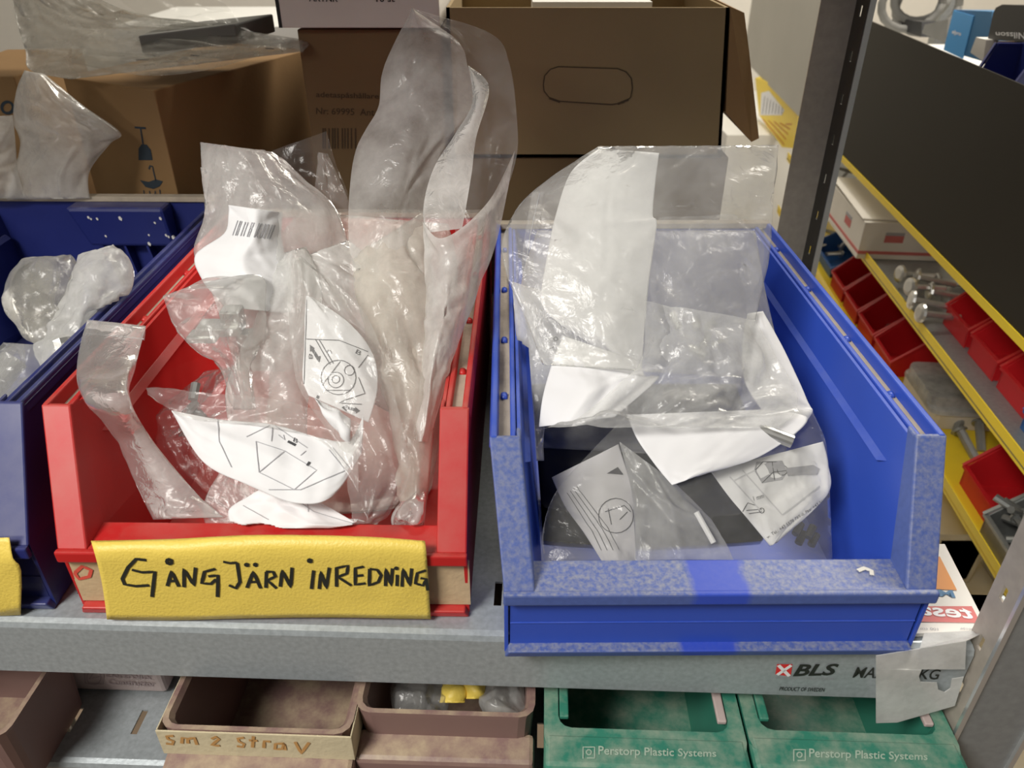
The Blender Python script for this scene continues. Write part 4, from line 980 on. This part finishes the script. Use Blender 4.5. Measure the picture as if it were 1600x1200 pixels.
# ================================================================== small bins on the lower shelf
def small_bin(name, xl, xr, yr_, zr, m, label, group, d=.26, h=.095, step=True, tape=False, rz=YAW):
    a, b = atz(xl, yr_, zr), atz(xr, yr_, zr); wdt = (b - a).length; c = (a + b) / 2
    z0 = LOWZ
    o = thing(name, Vector((c.x, c.y, z0)), label, 'storage bin', rz, group)
    hh = zr - z0
    bd = MB().loft([rrect(wdt * .9, d - .01, .010, .0, .006), rrect(wdt * .985, d, .012, hh - .004), rrect(wdt, d, .012, hh), rrect(wdt - .008, d - .008, .010, hh, .004), rrect(wdt * .985 - .012, d - .012, .010, hh - .004, .006), rrect(wdt * .9 - .01, d - .02, .008, .004, .012)], cap1=True)
    body = build(bd, 'body', m, o, world=False, smooth=False)
    if step:
        s = MB().hexa([(-wdt * .5, -.022, -.02), (wdt * .5, -.022, -.02), (wdt * .5, .02, -.02), (-wdt * .5, .02, -.02),
                       (-wdt * .5, -.018, hh - .034), (wdt * .5, -.018, hh - .034), (wdt * .5, .006, hh - .028), (-wdt * .5, .006, hh - .028)])
        build(s, 'front_step', m, o, world=False, bevel=.004)
    if tape:
        w2 = wdt / 2 + .0012
        t = MB().box(-w2, w2, -.0016, -.0002, hh - .030, hh - .001).box(-w2, -w2 + .0012, 0, .05, hh - .030, hh - .001).box(w2 - .0012, w2, 0, .05, hh - .030, hh - .001)
        tp_ = build(t, 'masking_tape', mat('aged_tape', (.62, .54, .36), .7, var=.12, scale=50, bump=.3), o, world=False, bevel=.0005)
        st = [[(775, 428), (745, 430), (750, 442), (775, 452), (770, 466), (742, 462)], [(812, 462), (815, 436), (838, 440), (840, 462)], [(840, 442), (868, 436), (880, 468)],
              [(945, 442), (965, 432), (978, 442), (946, 470), (982, 472)], [(1090, 436), (1062, 440), (1068, 454), (1090, 464), (1085, 478), (1058, 474)],
              [(1132, 430), (1128, 480)], [(1112, 448), (1150, 450)], [(1178, 482), (1180, 452), (1208, 454)], [(1268, 462), (1230, 464), (1228, 488), (1262, 486), (1268, 462), (1274, 492)],
              [(1318, 455), (1345, 506), (1380, 458)]]
        ink(tp_, [[(x / 2.857, 999 + y / 2.857) for x, y in q] for q in st], 4.5, 'orange_ink', 'faded_writing', tp_)
    return o, body
small_bin('small_bin', 243, 548, 1143, -.075, 'pink', 'brown plastic bin with masking tape round its rim', 'bins on the lower shelf', tape=True)
sb2, _ = small_bin('small_bin', 552, 836, 1117, -.073, 'pink', 'mauve brown bin with bags and a yellow packet inside', 'bins on the lower shelf')
# left brown bin further in
small_bin('small_bin', -250, 8, 1150, -.10, 'pink', 'dark mauve bin beside the empty stretch of lower shelf', 'bins on the lower shelf', d=.10, step=False)
# pushed back pale bin
a = atz(74, 1078, LOWZ + .002); b = atz(262, 1084, LOWZ + .002)
eb = thing('small_bin', (a + b) / 2, 'pale pink bin with raised maker lettering pushed under the shelf', 'storage bin', YAW, 'bins on the lower shelf')
wd = (b - a).length
ebo = build(MB().hexa([(-wd / 2, 0, .001), (wd / 2, 0, .001), (wd / 2, .16, .001), (-wd / 2, .16, .001), (-wd / 2 - .008, -.012, .08), (wd / 2 + .008, -.012, .08), (wd / 2 + .008, .17, .08), (-wd / 2 - .008, .17, .08)]), 'body', 'pink_pale', eb, world=False, bevel=.004)
build(MB().box(-wd / 2 - .012, wd / 2 + .012, -.016, .175, .078, .085), 'rim', 'pink_pale', eb, world=False, bevel=.002)
text(ebo, 'Electrolux', [(166, 1057), (238, 1061), (238, 1053), (166, 1049)], 'pink_emboss', .02, parent=ebo)
text(ebo, 'Constructor', [(170, 1068), (243, 1072), (243, 1064), (170, 1060)], 'pink_emboss', .02, parent=ebo)
ink(ebo, [circ(147, 1058, 11, 16), [(132, 1046), (162, 1048), (162, 1068), (134, 1067), (132, 1046)], [(147, 1050), (140, 1060), (158, 1056)]], 1.4, 'pink_emboss', 'emblem', ebo)
# contents of the mauve bin
def low_d(y): return .40 + (1110 - y) * .0006
g = thing('plastic_bag', Vector((-.07, .43, -.168)), 'crumpled clear bag in the mauve bin beside a yellow packet', 'plastic bag')
sheet_part(g, 'film', [(620, 1050, 690, 1045), (610, 1075, 705, 1075), (612, 1100, 700, 1105), (620, 1130, 690, 1130)], 'thin', low_d, .01, .008, .003, 141, .006)
g = thing('plastic_bag', Vector((-.005, .43, -.168)), 'shiny wrapped clear bag at the right end of the mauve bin', 'plastic bag')
sheet_part(g, 'film', [(760, 1050, 815, 1055), (755, 1080, 820, 1085), (755, 1110, 820, 1115), (760, 1130, 815, 1130)], 'mid', low_d, .008, .010, .003, 142, .006)
for i, (xa, xb_, y1_) in enumerate(((690, 730, 1098), (730, 760, 1092))):
    g = thing('yellow_packet', at((xa + xb_) / 2, y1_, .42), ['folded yellow packet in the mauve bin beside the crumpled bag', 'smaller yellow packet beside the shiny wrapped bag'][i], 'packet')
    sheet_part(g, 'wrap', [(xa + 4, 1050, xb_, 1050), (xa + 1, 1075, xb_ - 2, 1075), (xa - 3, y1_, xb_ - 4, y1_)], 'yellow_tape', low_d, .006, .006, .0015, 143 + i, .004, nu=14, nv=14)
build(MB().box(0, .001, 0, .001, 0, .001), 'x', 'green').hide_render = False
bpy.data.objects.remove(bpy.data.objects['x'])
# green bins
def green_bin(xl, xr, y, txt, label, tq):
    zr = -.075; a, b = atz(xl, y, zr), atz(xr, y + 4, zr); wd = (b - a).length; c = (a + b) / 2; z0 = LOWZ; h = zr - z0
    o = thing('small_bin', Vector((c.x, c.y - .018, z0)), label, 'storage bin', YAW, 'bins on the lower shelf')
    d = .30
    W = wd
    bd = MB().loft([rrect(W * .88, d - .02, .01, 0, .012), rrect(W * .94, d, .012, h - .02, .004), rrect(W, d + .02, .014, h - .016, -.006), rrect(W, d + .01, .014, h, .0),
                    rrect(W - .022, d - .026, .010, h, .022), rrect(W * .86 - .012, d - .05, .008, .004, .03)])
    bo = build(bd, 'body', 'green', o, world=False)
    fr = MB().hexa([(-W / 2, -.022, h - .05), (W / 2, -.022, h - .05), (W / 2, .012, h - .05), (-W / 2, .012, h - .05), (-W / 2, -.010, h), (W / 2, -.010, h), (W / 2, .018, h + .0005), (-W / 2, .018, h + .0005)])
    fo = build(fr, 'front_panel', 'green', o, world=False, bevel=.004)
    for s in (-1, 1):
        build(MB().box(*sorted((s * (W / 2 - .012), s * (W / 2 - .019))), .03, d - .02, h - .002, h + .002), 'rim_ridge', 'pink_pale' if s > 0 else 'green', o, world=False, bevel=.001)
    text(fo, txt, tq, 'emboss', .012, parent=fo, name='raised_lettering')
    x0_, y0_ = tq[0]; ink(fo, [[(x0_ - 24, y0_ + 2), (x0_ - 24, y0_ - 16), (x0_ - 6, y0_ - 16), (x0_ - 6, y0_ + 1), (x0_ - 18, y0_ + 1)], circ(x0_ - 15, y0_ - 8, 4, 10)], 1.6, 'emboss', 'emblem', fo)
    t = build(MB().box(-W / 2 + .0, -W / 2 + .06, -.0265, -.0195, h - .09, h - .052), 'yellow_label', 'yellow_tape', o, world=False)
    return o
green_bin(849, 1163, 1146, 'Perstorp Plastic Systems', 'green bin with raised maker lettering beside the mauve bin', [(935, 1184), (1119, 1187), (1119, 1172), (935, 1166)])
green_bin(1168, 1492, 1150, 'Perstorp Plastic Systems', 'green bin with raised maker lettering next to the front post', [(1264, 1188), (1449, 1192), (1449, 1177), (1264, 1170)])
